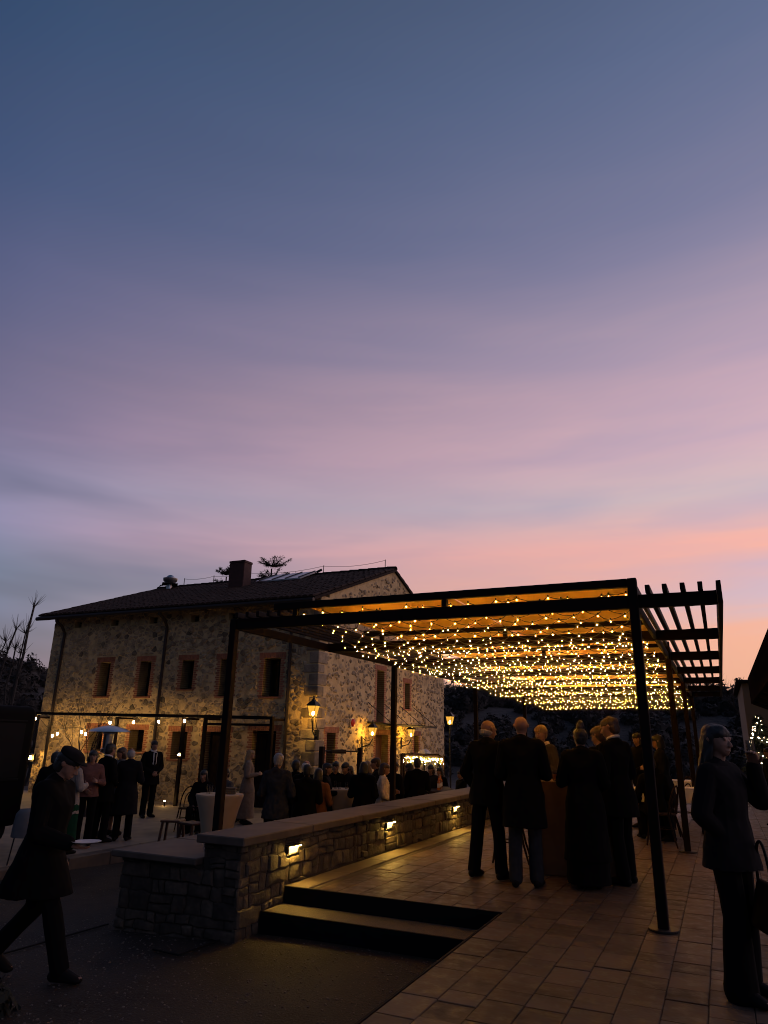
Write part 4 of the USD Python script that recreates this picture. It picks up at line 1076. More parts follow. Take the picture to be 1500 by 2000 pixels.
    if skirt is None:
        wide = .035 if legs != 'wide' else .07
        tr = [hull(E((-.07, 0, .95), (.125, .12, .12)), E((.07, 0, .95), (.125, .12, .12)))]
        for s in (-1, 1):
            hp, kn, an = K[s]
            tr += [bone(hp, kn, .098, .068 + .2 * wide), bone(kn, an + [0, 0, -.03 if legs == 'wide' else .0], .069 + .2 * wide, .042 + wide)]
        part(t, 'trousers', solid(tr, .035, 4, .010, seed, 7), M, smooth=True)
    else:
        ring = np.array([[math.cos(a), math.sin(a), 0] for a in np.linspace(0, 2 * np.pi, 25)[:-1]])
        sk = [hull(E((0, 0, 1.02), (.17, .125, .06)), ring * [.215, .185, 0] + [0, 0, .86], ring * [.22, .19, 0] + [0, 0, .80]),
              hull(ring * [.22, .19, 0] + [0, 0, .82], ring * [.25, .23, 0] + [0, -.01, skirt], ring * [.25, .23, 0] + [0, -.01, skirt + .01])]
        part(t, 'skirt', solid(sk, .04, 3, .016, seed, 9), M, smooth=True)
    for s in (-1, 1):
        an = K[s][2]
        sh_ = [hull(E(an - [0, .045, .045], (.042, .045, .045)), E(an + [0, .01, .0], (.046, .05, .03)), E((an + toe[s]) / 2 + [0, 0, -.005], (.046, .05, .035)), E(toe[s] + [0, .0, -.004], (.045, .05, .028)))]
        part(t, 'shoe', solid(sh_, .03, 2), SHOE, smooth=True)
    # upper garment
    C = fabric(col)
    ring = np.array([[math.cos(a), math.sin(a), 0] for a in np.linspace(0, 2 * np.pi, 25)[:-1]])
    g = .028 if top != 'coat' else .04
    up_ = [np.vstack([up(E((0, .01 + belly * .4, 1.13), (.14 + g, .10 + g + belly, .08)))]), up(E((0, 0, 1.32), (.168 * W + g, .118 + g, .11)))]
    gm = [m3.Manifold.hull_points(np.vstack(up_)),
          m3.Manifold.hull_points(np.vstack([up_[1], up(E((-.16 * W, -.015, 1.435), .055 + g)), up(E((.16 * W, -.015, 1.435), .055 + g))])),
          m3.Manifold.hull_points(up(np.vstack([E((-.09, -.02, 1.46), .05 + g * .6), E((.09, -.02, 1.46), .05 + g * .6), E((0, -.025, 1.505), .05 + g * .7)])))]
    flare = .025 if top == 'coat' else .02
    if sit:
        gm.append(m3.Manifold.hull_points(np.vstack([up_[0], E((0, .0, .95), (.20, .16, .09))])))
    else:
        z0 = min(.95, hem + .05)
        gm.append(m3.Manifold.hull_points(np.vstack([up_[0], ring * [.185 + g, .145 + g, 0] + [0, 0, max(hem, .93)]])))
        if hem < .93:
            sw = .09 if legs == 'walk' else 0
            gm.append(m3.Manifold.hull_points(np.vstack([ring * [.185 + g, .145 + g, 0] + [0, 0, .935], ring * [.19 + g + flare * (.95 - hem) / .4, .16 + g + sw + flare * (.95 - hem) / .4, 0] + [0, .0, hem]])))
    for s in (-1, 1):
        sh, e, w, d = sleeves[s]
        gm += [bone(sh, e, .060 + g * .75, .050 + g * .6), bone(e, w - d * .012, .051 + g * .6, .037 + g * .45)]
    part(t, {'coat': 'coat', 'jacket': 'jacket', 'dress': 'dress', 'fur': 'fur_jacket', 'shirt': 'shirt'}[top], solid(gm, .026 if (fine or top == 'fur') else .035, 4, .030 if top == 'fur' else .017, seed, 26 if top == 'fur' else 8), C, smooth=True)
    if collar:
        a = np.linspace(0, 2 * np.pi, 17)
        part(t, 'collar', (lambda vf: (up(vf[0]), vf[1]))(tube(np.stack([.066 * np.cos(a), .062 * np.sin(a) - .008, 1.545 - .02 * np.sin(a)], 1), .018, 6, caps=False)), fabric(collar))
        part(t, 'shirt_front', (lambda vf: (up(vf[0]), vf[1]))(cbox((-.045, .105, 1.22), (.045, .152, 1.50), .02)), fabric(collar))
    if tie:
        part(t, 'tie', (lambda vf: (up(vf[0]), vf[1]))(cat([bar((0, .155, 1.49), (0, .162, 1.18), .05, .012)])), fabric(tie))
    if scarf:
        a = np.linspace(0, 2 * np.pi, 17)
        part(t, 'scarf', cat([(lambda vf: (up(vf[0]), vf[1]))(tube(np.stack([.085 * np.cos(a), .08 * np.sin(a) - .005, 1.515 + .01 * np.sin(2 * a)], 1), .035, 7, caps=False)), (lambda vf: (up(vf[0]), vf[1]))(bar((.05, .13, 1.52), (.07, .165, 1.15), .09, .03))]), fabric(scarf))
    # hair
    hm = HAIRM[hair_col]
    capb = [hl(hd, E((0, -.032, 1.700), (.083, .096, .086), 2), E((0, .02, 1.715), (.070, .070, .060), 2))]
    hx = []
    if hair == 'bald':
        hx = [hl(hd, E((0, -.036, 1.622), (.079, .080, .030), 2), E((0, -.045, 1.60), (.068, .066, .03), 2))]
    elif hair == 'thin':
        hx = [hl(hd, E((0, -.040, 1.665), (.082, .088, .070), 2), E((0, -.050, 1.615), (.070, .066, .04), 2))]
    elif hair == 'short':
        hx = capb + [hl(hd, E((0, -.045, 1.66), (.080, .080, .06), 1), E((0, -.055, 1.60), (.065, .058, .03), 1))]
    elif hair == 'long':
        hx = capb + [hl(hd, E((0, -.045, 1.68), (.088, .085, .07), 1), E((0, -.075, 1.55), (.095, .055, .05), 1)), m3.Manifold.hull_points(np.vstack([hd(E((0, -.075, 1.56), (.095, .055, .05), 1)), up(E((0, -.135, 1.33), (.105, .04, .06), 1))]))]
        for s in (-1, 1):
            hx.append(hl(hd, E((.070 * s, -.028, 1.68), (.018, .05, .05), 1), E((.074 * s, -.045, 1.50), (.024, .04, .06), 1)))
    elif hair == 'bun':
        hx = capb + [hl(hd, E((0, -.045, 1.66), (.080, .080, .06), 1), E((0, -.05, 1.61), (.062, .05, .03), 1)), hl(hd, E((0, -.045, 1.79), .052, 2), E((.005, -.05, 1.835), .036, 2))]
    elif hair == 'bob':
        hx = capb + [hl(hd, E((0, -.04, 1.68), (.092, .088, .07), 1), E((0, -.055, 1.56), (.098, .075, .05), 1))]
    if hx:
        part(t, 'hair', solid(hx, .014 if fine else .03, 2, .011, seed, 34), hm, smooth=True)
    if hatc:
        hx = [hl(hd, E((0, -.01, 1.745), (.10, .12, .03), 2), E((0, -.02, 1.77), (.095, .11, .035), 2)), hl(hd, E((0, .07, 1.73), (.075, .085, .012), 1), E((0, .02, 1.735), (.09, .06, .02), 1))]
        part(t, 'flat_cap', solid(hx, .03, 2), fabric(hatc), smooth=True)
    # world position of the hands, for things held
    sc = h / 1.75
    out = {s: rotz(np.array([hands[s][0]]) * sc, face)[0] + np.array(loc) for s in hands}
    return t, out

# ================================================================== right hand side: rendered building, lean-to roof, lit tree
rng = random.Random(5)
tb = thing('rendered_building', 'pale rendered building at the right edge behind the lit christmas tree', 'building')
part(tb, 'wall', cbox((.83, 27.0, -.2), (9, 34, 3.50), .02), MAT['tan_wall'])
part(tb, 'roof', cbox((.66, 26.8, 3.505), (9.2, 34.3, 3.60), .02), MAT['dark_wood'])
lt = thing('lean_to_roof', 'dark timber lean-to roof sloping down at the right edge of the picture', 'roof')
part(lt, 'fascia', cbox((1.0, 9.0, 2.78), (1.06, 26.0, 3.58), .01), MAT['tarred_board'])
for i in range(14):
    y0 = 9.0 + i * 17.0 / 14
    v = np.array([[1.065, y0 + .004, 2.86], [1.065, y0 + 17 / 14 - .004, 2.86], [3.4, y0 + .004, 1.94], [3.4, y0 + 17 / 14 - .004, 1.94]])
    v = np.vstack([v, v + [0, 0, .05]])
    h = trimesh.convex.convex_hull(v)
    part(lt, 'board', (np.array(h.vertices), np.array(h.faces)), MAT['tarred_board'])
for i in range(9):
    y = 9.1 + i * 16.8 / 8
    part(lt, 'rafter', bar((1.063, y, 2.80), (3.38, y, 1.885), .08, .10), MAT['dark_wood'])
for y in (9.2, 17.5, 25.8):
    part(lt, 'post', cbox((3.30, y - .06, 0), (3.42, y + .06, 1.92), .008), MAT['dark_wood'])

xt = thing('christmas_tree', 'small christmas tree covered in white lights at the right edge', 'christmas tree', (1.02, 23.6, 0))
nb = []
for i in range(900):
    z = .25 + 2.05 * (rng.random() ** 1.5)
    r = .72 * (1 - (z - .2) / 2.2) * rng.uniform(.55, 1.05)
    a = rng.uniform(0, 6.283)
    c = np.array([r * math.cos(a), r * math.sin(a), z])
    d = np.array([math.cos(a), math.sin(a), -.35]) * .16
    s = np.array([-math.sin(a), math.cos(a), 0]) * .05
    nb.append((np.array([c - d - s, c - d + s, c + d, c - d * .2 + [0, 0, .05]]), np.array([[0, 1, 2], [0, 2, 3], [1, 3, 2]])))
part(xt, 'foliage', cat(nb), MAT['needle'])
part(xt, 'trunk', tube([(0, 0, 0), (0, 0, 2.3)], [.05, .01], 6), MAT['bark'])
for i in range(130):
    z = .30 + 2.05 * rng.random() ** 1.25
    r = .74 * (1 - (z - .2) / 2.25) * rng.uniform(.8, 1.05)
    a = rng.uniform(0, 6.283)
    part(xt, 'bulb', ico((r * math.cos(a), r * math.sin(a), z), .019, 1), MAT['tree_bulb'])
for a, z in ((-1.9, 1.25), (-1.3, .75)):
    part(xt, 'card_ornament', cbox((.52 * math.cos(a) - .08, -.58 - .01, z - .08), (.52 * math.cos(a) + .08, -.58 + .01, z + .08), .01), MAT['white_cloth'])

# ================================================================== trees and far vegetation
def limbs(base, d, L, r, depth, rng, out, twigs, spread=.55, upb=.25, shrink=.72, kids=(2, 3), knob=False, bend=.12):
    n = 4
    p = np.array(base, float); d = np.array(d, float); d /= np.linalg.norm(d)
    pts, rad = [p.copy()], [r]
    for i in range(n):
        d = d + np.array([rng.gauss(0, bend), rng.gauss(0, bend), rng.gauss(0, bend) + upb * .12]); d /= np.linalg.norm(d)
        p = p + d * L / n
        pts.append(p.copy()); rad.append(r * (1 - .35 * (i + 1) / n))
    (out if depth > 1 else twigs).append(tube(pts, rad, 6 if depth > 2 else 4 if depth > 1 else 3, caps=depth > 1))
    if depth <= 0:
        return
    for k in range(rng.randint(*kids)):
        at = rng.uniform(.45, 1.0) if k else 1.0
        q = pts[0] + (pts[-1] - pts[0]) * at if at < 1 else pts[-1]
        i = min(n, max(0, int(at * n)))
        q = pts[i]
        nd = d + np.array([rng.gauss(0, spread), rng.gauss(0, spread), rng.gauss(0, spread * .6) + upb])
        limbs(q, nd, L * shrink * rng.uniform(.75, 1.15), rad[i] * .66, depth - 1, rng, out, twigs, spread, upb, shrink, kids, knob, bend)
def bare_tree(name, label, loc, h, r, depth, seed, group=None, **kw):
    g = random.Random(seed)
    o, tw = [], []
    limbs((0, 0, -.3), (g.gauss(0, .05), g.gauss(0, .05), 1), h * kw.pop('trunk', .45), r, depth, g, o, tw, **kw)
    t = thing(name, label, 'tree', loc, 0, group)
    part(t, 'trunk', cat(o), MAT['bark'], smooth=40)
    part(t, 'crown', cat(tw), MAT['bark'])
    return t
def pollard(label, loc, stems, seed, group=None):
    """a lopped tree: a few bare upright limbs that end in bunches of thin shoots"""
    g = random.Random(seed)
    t = thing('pollarded_tree', label, 'tree', loc, 0, group)
    o, tw = [], []
    for (x, y, z, r) in stems:
        a = np.array([0, 0, -1.0]); b = np.array([x, y, z])
        pts = [a]
        for k in range(1, 9):
            s = k / 8
            pts.append(a + (b - a) * np.array([s ** 1.5, s ** 1.5, s]) + np.array([g.gauss(0, .09), g.gauss(0, .09), 0]) * s)
        o.append(tube(pts, np.linspace(r, r * .45, 9), 7))
        for k in range(3, 9):
            for q in range(8 if k < 8 else 16):
                dd = np.array([g.gauss(0, .6), g.gauss(0, .6), g.uniform(.3, 1.2)]); dd /= np.linalg.norm(dd)
                L = g.uniform(.3, .9) * (1 if k < 8 else .9)
                tw.append(tube([pts[k], pts[k] + dd * L * .5, pts[k] + dd * L + [0, 0, L * .15]], [.018, .011, .004], 3, caps=False))
        o.append(ico(pts[-1], r * .62, 1))
    part(t, 'trunk', cat(o), MAT['bark'], smooth=40)
    part(t, 'crown', cat(tw), MAT['bark'])
    return t
pollard('tallest bare lopped tree at the left edge, its top beside the house eaves', (-31.6, 24.2, -1.2), [(.65, .2, 8.7, .11), (.1, .3, 7.4, .07), (-.5, .3, 6.6, .08)], 3, 'bare lopped trees left of the house')
pollard('bare lopped tree at the left edge with a forked limb', (-32.2, 23.9, -1.2), [(.1, .3, 7.6, .09), (-.5, .4, 7.0, .06), (-1.0, .2, 6.4, .08)], 4, 'bare lopped trees left of the house')
pollard('leftmost bare lopped tree, cut by the picture edge', (-33.6, 23.7, -1.2), [(.2, .2, 6.8, .10), (-.9, .1, 5.8, .08)], 6, 'bare lopped trees left of the house')
for i, (x, y, h) in enumerate(((-36.5, 27.0, 7.6), (-33.8, 27.8, 7.4), (-31.6, 28.4, 7.2), (-39.5, 25.5, 8.2), (-30.6, 29.5, 6.6))):
    lab = ['dense bare thicket tree behind the lopped trees', 'second bare thicket tree behind the lopped trees', 'bare thicket tree closest to the house end', 'leftmost bare thicket tree', 'low bare thicket tree beside the house end'][i]
    bare_tree('thicket_tree', lab, (x, y, -1.3), h, .14, 5, 40 + i, 'thicket trees left of the house', trunk=.28, spread=.5, upb=.3, kids=(3, 4), shrink=.74)
bare_tree('bare_tree', 'bare tree on the skyline right of the pergola end', (1.6, 60.0, 2.2), 5.2, .16, 5, 91, None, trunk=.30, spread=.45, upb=.25, kids=(3, 4), shrink=.76)
bare_tree('sapling', 'leafless sapling with upright branches in front of the house wall', (-14.65, 14.0, PZ), 3.5, .05, 4, 17, None, trunk=.38, spread=.36, upb=.5, kids=(2, 3), shrink=.78)

def cedar(label, loc, h, spread, seed, tiers=9, bias=(0, 0)):
    g = random.Random(seed)
    t = thing('cedar_tree', label, 'tree', loc)
    o, lf = [tube([(0, 0, 0), (.1, 0, h * .5), (0, 0, h * .97)], [.35, .22, .04], 8)], []
    for k in range(tiers):
        z = h * (.62 + .37 * k / (tiers - 1))
        R = spread * (1.5 - .55 * k / (tiers - 1))
        for j in range(8):
            a = j * .785 + g.uniform(-.4, .4) + k
            R2 = R * g.uniform(.6, 1.05) * (1 + .35 * (math.cos(a) * bias[0] + math.sin(a) * bias[1]))
            e = np.array([R2 * math.cos(a), R2 * math.sin(a), z + R2 * g.uniform(.10, .38)])
            m = np.array([.5 * R2 * math.cos(a), .5 * R2 * math.sin(a), z + .02])
            o.append(tube([(0, 0, z - .1), m, e], [.06, .045, .012], 5))
            for q in range(46):
                s = g.uniform(.22, 1.05)
                c = (m * (1 - s) * 2 * s + np.array([0, 0, z - .1]) * (1 - s) ** 2 + e * s * s) if s < 1 else e
                w = np.array([-math.sin(a), math.cos(a), 0]) * g.gauss(0, .17 * R2 * (1.1 - .6 * s))
                c = c + w + [0, 0, g.gauss(0, .05)]
                for b in range(5):
                    d = np.array([math.cos(a) + g.gauss(0, .7), math.sin(a) + g.gauss(0, .7), g.uniform(-.2, .7)]); d *= g.uniform(.10, .20) / np.linalg.norm(d)
                    u = np.cross(d, [0, 0, 1.0]); u *= .020 / (np.linalg.norm(u) + 1e-9)
                    lf.append((np.array([c - u, c + u, c + d]), np.array([[0, 1, 2]])))
    part(t, 'trunk', cat(o), MAT['bark'])
    part(t, 'crown', cat(lf), MAT['needle'])
    return t
cedar('dark cedar whose flat top shows above the roof behind the chimney', (-25.3, 36.9, -1.5), 13.7, 1.35, 12, 7, (.8, .5))
cedar('smaller conifer just showing its tip above the roof left of the chimney', (-27.7, 35.4, -1.5), 13.0, .8, 14, 7)

# scrub on the hillside: one mass of bushes
pi = UsdGeom.PointInstancer.Define(stage, '/World/hillside_wood')
protos = UsdGeom.Scope.Define(stage, '/World/hillside_wood/kinds')
for q in range(3):
    g = random.Random(60 + q)
    bl = []
    for i in range(420):
        d = np.array([g.gauss(0, 1), g.gauss(0, 1), abs(g.gauss(0, 1))]); d /= np.linalg.norm(d)
        rr = g.uniform(.4, 1.0) ** .6
        c = d * rr * np.array([1.0, 1.0, 1.15 + .3 * q]) * (1 + .25 * math.sin(5 * d[0] + q) * math.cos(4 * d[1]))
        u = np.array([g.gauss(0, 1), g.gauss(0, 1), g.gauss(0, 1)]) * .13
        w = np.cross(u, d) * 1.0
        bl.append((np.array([c - u, c + w, c + u]), np.array([[0, 1, 2]])))
    usdkit.mesh(stage, f'/World/hillside_wood/kinds/bush_{("round", "tall", "taller")[q]}', cat(bl), MAT['scrub'])
pi.CreatePrototypesRel().SetTargets([Sdf.Path(f'/World/hillside_wood/kinds/bush_{n}') for n in ('round', 'tall', 'taller')])
g = random.Random(88)
pos, idx, scl, ori = [], [], [], []
while len(pos) < 2300:
    az = g.uniform(-1.15, .55); r = g.uniform(52, 150)
    x, y = r * math.sin(az), 8 + r * math.cos(az)
    s = g.uniform(.5, 1.15) * (1 + r / 190)
    pos.append((x, y, float(hill_h(np.array(x), np.array(y))) - .2)); idx.append(g.randrange(3)); scl.append((s, s, s * g.uniform(.7, 1.1)))
    a = g.uniform(0, 3.14); ori.append(Gf.Quath(math.cos(a / 2), 0, 0, math.sin(a / 2)))
pi.CreatePositionsAttr(Vt.Vec3fArray(pos)); pi.CreateProtoIndicesAttr(Vt.IntArray(idx)); pi.CreateScalesAttr(Vt.Vec3fArray(scl)); pi.CreateOrientationsAttr(Vt.QuathArray(ori))
tag(pi, 'dark scrub and woodland covering the hillside', kind='stuff')

def shrub(name, label, loc, r, seed, n=260, m=None):
    g = random.Random(seed)
    t = thing(name, label, 'shrub', loc)
    lf, st_ = [], []
    for k in range(9):
        a = g.uniform(0, 6.28); e = np.array([math.cos(a) * r * .7, math.sin(a) * r * .7, r * g.uniform(.6, 1.5)])
        st_.append(tube([(0, 0, 0), e * [.3, .3, .6], e], [.012, .009, .004], 4))
    for i in range(n):
        d = np.array([g.gauss(0, 1), g.gauss(0, 1), abs(g.gauss(0, 1)) + .1]); d /= np.linalg.norm(d)
        c = d * r * g.uniform(.4, 1.0) * [1, 1, 1.25]
        u = np.array([g.gauss(0, 1), g.gauss(0, 1), g.gauss(0, 1)]); u *= .028 / np.linalg.norm(u)
        w = np.cross(u, d); w *= .055 / (np.linalg.norm(w) + 1e-9)
        lf.append((np.array([c - w, c + u, c + w, c - u]), np.array([[0, 1, 2], [0, 2, 3]])))
    part(t, 'stem', cat(st_), MAT['bark'])
    part(t, 'foliage', cat(lf), m or MAT['leaf'])
    return t
shrub('shrub', 'small dark leafy shrub in the bottom left corner', (-4.93, 4.02, -.42), .24, 3)

# ================================================================== plaza things
kt = thing('kiosk_trailer', 'dark upright kiosk trailer with rounded corners at the left edge', 'kiosk', (-13.15, 9.15, PZ))
r = .16
hb = m3.Manifold.hull_points(np.vstack([ball((sx * (1.0 - r), sy * (.95 - r), z), r, 2) for sx in (-1, 1) for sy in (-1, 1) for z in (.32 + r, 2.48 - r)]))
q = hb.to_mesh()
part(kt, 'body', (np.array(q.vert_properties[:, :3]), np.array(q.tri_verts)), plain('kiosk_paint', (.003, .003, .003), .7, spec=.05), smooth=40)
part(kt, 'side_trim', cat([bar((1.004, -.70, 1.15), (1.004, .70, 1.15), .02, .04), bar((1.004, -.70, 2.2), (1.004, .70, 2.2), .02, .03)]), MAT['riser'])
part(kt, 'hatch', cbox((.992, -.68, 1.18), (1.006, .68, 2.16), .01), MAT['riser'])
for sy in (-1, 1):
    w = lathe([(.05, -.09), (.24, -.09), (.28, -.05), (.28, .05), (.24, .09), (.05, .09)], 22)
    part(kt, 'wheel', (np.stack([w[0][:, 2] + .80, w[0][:, 0] + sy * .45, w[0][:, 1] + .28], 1), w[1]), MAT['riser'], smooth=40)
gp = thing('covered_grill', 'grill under a pale grey cover beside the dark kiosk trailer', 'grill', (-10.35, 8.72, PZ - .1), scale=.72)
a = np.linspace(0, np.pi, 9)
part(gp, 'cover', cat([lathe([(.02, 1.29), (.20, 1.27), (.27, 1.18), (.29, 1.0), (.31, .72), (.30, .70)], 22)]), MAT['grey_cloth'], smooth=50)
for k in range(3):
    b = k * 2.094
    part(gp, 'leg', tube([(.22 * math.cos(b), .22 * math.sin(b), .75), (.30 * math.cos(b), .30 * math.sin(b), 0)], .016, 6), MAT['dark_metal'])

ph = thing('patio_heater', 'tall steel mushroom patio heater standing among the guests on the plaza', 'patio heater', (-11.42, 11.25, PZ))
part(ph, 'base', lathe([(.0, 0), (.24, 0), (.24, .03), (.20, .05), (.17, .12), (.10, .16)], 24), MAT['dark_metal'], smooth=40)
part(ph, 'pole', tube([(0, 0, .1), (0, 0, 1.62)], .04, 12), MAT['chrome'])
part(ph, 'burner', lathe([(.05, 1.60), (.13, 1.64), (.135, 1.70), (.10, 1.72), (.105, 1.98), (.13, 2.0), (.12, 2.03), (0, 2.04)], 20), MAT['chrome'], smooth=40)
part(ph, 'hood', lathe([(.0, 2.115), (.15, 2.10), (.33, 2.065), (.42, 2.03), (.425, 2.035), (.34, 2.085), (.15, 2.14), (0, 2.16)], 32), MAT['steel'], smooth=50)
part(ph, 'hood_rods', cat([tube([(.10 * math.cos(b), .10 * math.sin(b), 2.02), (.14 * math.cos(b), .14 * math.sin(b), 2.10)], .01, 4) for b in (0, 2.09, 4.18)]), MAT['chrome'])

rng = random.Random(66)
bar_table('bar_table', 'tall bar table with pale stretch cover nearest the low wall, behind the pergola post', (-7.97, 10.55, float(zg(-7.97, 10.55))), 1.17, .40, MAT['table_cloth'], 'tall bar tables with stretch covers')
bar_table('bar_table', 'tall bar table with pale stretch cover in the middle of the standing crowd', (-7.30, 13.80, float(zg(-7.30, 13.8))), 1.20, .34, MAT['table_cloth'], 'tall bar tables with stretch covers')
TA = float(zg(-7.97, 10.55)) + 1.177
TBz = float(zg(-7.30, 13.8)) + 1.207
tumbler('first of two tumblers on the nearest bar table', (-8.16, 10.47, TA), .15, .035)
tumbler('second of two tumblers on the nearest bar table, right of the first', (-8.09, 10.45, TA), .14, .035)
bx = thing('serving_box', 'small stack of pale serving boxes on the nearest bar table right of the post', 'box', (-7.80, 10.62, TA), 24)
for i in range(3):
    part(bx, 'tray', cbox((-.085, -.06, i * .036), (.085, .06, i * .036 + .033), .006), MAT['tan_wall'])
tumbler('tumbler at the left of the middle bar table', (-7.42, 13.71, TBz), .15, .036)
tumbler('tumbler in the middle of the middle bar table', (-7.30, 13.66, TBz), .13, .036)
tumbler('tumbler at the right of the middle bar table', (-7.20, 13.78, TBz), .13, .036)
stool('left of two reddish wooden bar stools behind the low wall', (-9.49, 11.21, float(zg(-9.49, 11.2))), .70, 20)
stool('right of two reddish wooden bar stools behind the low wall', (-8.89, 11.02, float(zg(-8.89, 11.0))), .68, -12)
bentwood('dark chair on the plaza with a seated guest in front of the house doors', (-10.9, 13.30, PZ), 210, group='dark chairs on the plaza')
bentwood('dark chair on the plaza behind the second seated guest', (-10.62, 14.0, PZ), 180, group='dark chairs on the plaza')
for i, (x, y) in enumerate(((-11.6, 14.6), (-11.0, 15.2))):
    shrub('low_shrub', ('low dark planting at the foot of the house, left clump', 'low dark planting at the foot of the house, right clump')[i], (x, y, PZ), .34, 30 + i, 200)

sf = thing('sign_frame', 'dark wooden two post stand with a small hanging sign in the crowd', 'sign')
A, B = np.array([-7.85, 13.83]), np.array([-7.59, 15.14])
zt = 1.26
part(sf, 'post', cbox((A[0] - .05, A[1] - .05, -.75), (A[0] + .05, A[1] + .05, zt + .06), .008), MAT['dark_wood'])
part(sf, 'post', cbox((B[0] - .05, B[1] - .05, -.78), (B[0] + .05, B[1] + .05, zt + .03), .008), MAT['dark_wood'])
part(sf, 'crossbar', bar((*A, zt - .03), (*B, zt - .05), .03, .03), MAT['dark_metal'])
mid = A + (B - A) * .42
dd = (B - A) / np.linalg.norm(B - A)
part(sf, 'sign_board', bar((*(mid - dd * .26), zt - .045), (*(mid + dd * .26), zt - .05), .025, .09), MAT['dark_wood'])

bs = thing('garland_bar', 'small bar stand with a lit leafy garland along its top rail near the house corner', 'bar stand')
A, B = np.array([-8.33, 19.47]), np.array([-7.32, 19.97])
zt = 1.06
gz_ = -.95
for Pp in (A, B):
    for off in ((0, 0), (-.45, .85)):
        part(bs, 'post', cbox((Pp[0] + off[0] - .035, Pp[1] + off[1] - .035, gz_), (Pp[0] + off[0] + .035, Pp[1] + off[1] + .035, zt), .006), MAT['dark_wood'])
part(bs, 'top_rail', bar((*(A - (B - A) * .05), zt + .02), (*(B + (B - A) * .05), zt - .03), .06, .05), MAT['dark_wood'])
part(bs, 'rear_rail', bar((A[0] - .45, A[1] + .85, zt), (B[0] - .45, B[1] + .85, zt), .05, .05), MAT['dark_wood'])
part(bs, 'counter', cat([bar((*A, .12), (*B, .12), .40, .05), bar((A[0], A[1], -.4), (B[0], B[1], -.4), .03, 1.0)]), MAT['red_wood'])
gl_, gb = [], []
for i in range(420):
    s = rng.random(); p = A + (B - A) * s
    c = np.array([p[0] + rng.gauss(0, .03), p[1] + rng.gauss(0, .03), zt - .02 - .05 * s - abs(rng.gauss(0, .09)) * (1 + .9 * (math.sin(9 * s) > .2))])
    u = np.array([rng.gauss(0, 1), rng.gauss(0, 1), rng.gauss(0, 1)]); u *= .035 / np.linalg.norm(u); w = np.cross(u, [.3, .5, 1.0]); w *= .014 / (np.linalg.norm(w) + 1e-9)
    gl_.append((np.array([c - u, c + w, c + u, c - w]), np.array([[0, 1, 2], [0, 2, 3]])))
part(bs, 'garland', cat(gl_), MAT['garland_leaf'])
for i in range(70):
    s = (i + rng.random()) / 70; p = A + (B - A) * s
    part(bs, 'garland_bulb', ico((p[0] + rng.gauss(0, .04), p[1] - .05 + rng.gauss(0, .03), zt - .04 - .05 * s - abs(rng.gauss(0, .10))), .013, 0), MAT['string_bulb'])
dm = thing('white_dome', 'white dome shaped hood showing above the garland bar', 'hood', (-8.60, 21.70, .95))
part(dm, 'hood', lathe([(.23, 0), (.225, .08), (.19, .16), (.12, .22), (0, .25)], 22), MAT['white_cloth'], smooth=True)
part(dm, 'stand', cat([tube([(0, 0, .02), (0, 0, -1.95)], .03, 8), lathe([(.22, -2.0), (.22, -1.96), (.04, -1.94)], 16)]), MAT['dark_metal'])
# drinks table at the far end of the low wall
dt = thing('drinks_table', 'dark drinks table behind the far end of the low wall', 'table', (-6.62, 17.7, -.80), 27)
part(dt, 'top', cbox((-.35, -.9, 1.08), (.35, .9, 1.12), .008), MAT['dark_wood'])
for sx in (-1, 1):
    for sy in (-1, 1):
        part(dt, 'leg', cbox((sx * .3 - .03, sy * .83 - .03, 0), (sx * .3 + .03, sy * .83 + .03, 1.078), .005), MAT['dark_wood'])
for i, (x, y) in enumerate(((-6.45, 17.25), (-6.52, 17.5), (-6.62, 17.85), (-6.78, 18.2))):
    b = thing('bottle', ('amber bottle at the near end of the drinks table', 'second bottle from the near end of the drinks table', 'third bottle from the near end of the drinks table', 'farthest bottle on the drinks table')[i], 'bottle', (x, y, .322), 0, 'bottles on the drinks table')
    part(b, 'glass', lathe([(0, 0), (.04, 0), (.042, .02), (.042, .19), (.016, .25), (.015, .32), (0, .32)], 14), MAT['drink'] if i % 2 == 0 else MAT['glassware'], smooth=40)
    part(b, 'label', lathe([(.0425, .06), (.0425, .15)], 14), MAT['white_cloth'])

# ================================================================== terrace furniture
tt = thing('covered_table', 'tall table under a brown cloth between the standing men and the women on the terrace', 'table', (-1.72, 9.62, 0), 4)
part(tt, 'top', cbox((-.42, -.32, 1.02), (.42, .32, 1.05), .006), MAT['dark_wood'])
n = 96
prm = np.linspace(0, 1, n + 1)[:-1]
def rect(s, a, b):
    q = (s * 4) % 4
    k = int(q); u = q - k
    return [(-a + 2 * a * u, -b), (a, -b + 2 * b * u), (a - 2 * a * u, b), (-a, b - 2 * b * u)][k]
rows = []
for zi, (z, ex) in enumerate(((1.058, -.01), (1.050, .004), (.9, .012), (.6, .03), (.3, .045), (.012, .05))):
    rows.append([[x * (1 + ex + ex * .8 * math.sin(s * 2 * np.pi * 11)) , yv * (1 + ex + ex * .8 * math.sin(s * 2 * np.pi * 11)), z] for s in prm for x, yv in [rect(s, .43, .33)]])
v = np.vstack([np.array(r_) for r_ in rows] + [[[0, 0, 1.06]]])
f = []
k = np.arange(n); k2 = (k + 1) % n
for i in range(len(rows) - 1):
    f += [np.stack([i * n + k, (i + 1) * n + k, (i + 1) * n + k2], 1), np.stack([i * n + k, (i + 1) * n + k2, i * n + k2], 1)]
f.append(np.stack([np.full(n, len(rows) * n), k, k2], 1))
part(tt, 'cloth', (v, np.vstack(f)), MAT['brown_cloth'], smooth=50)
bentwood('bentwood chair behind the legs of the two bald men', (-2.72, 10.0, 0), 100)
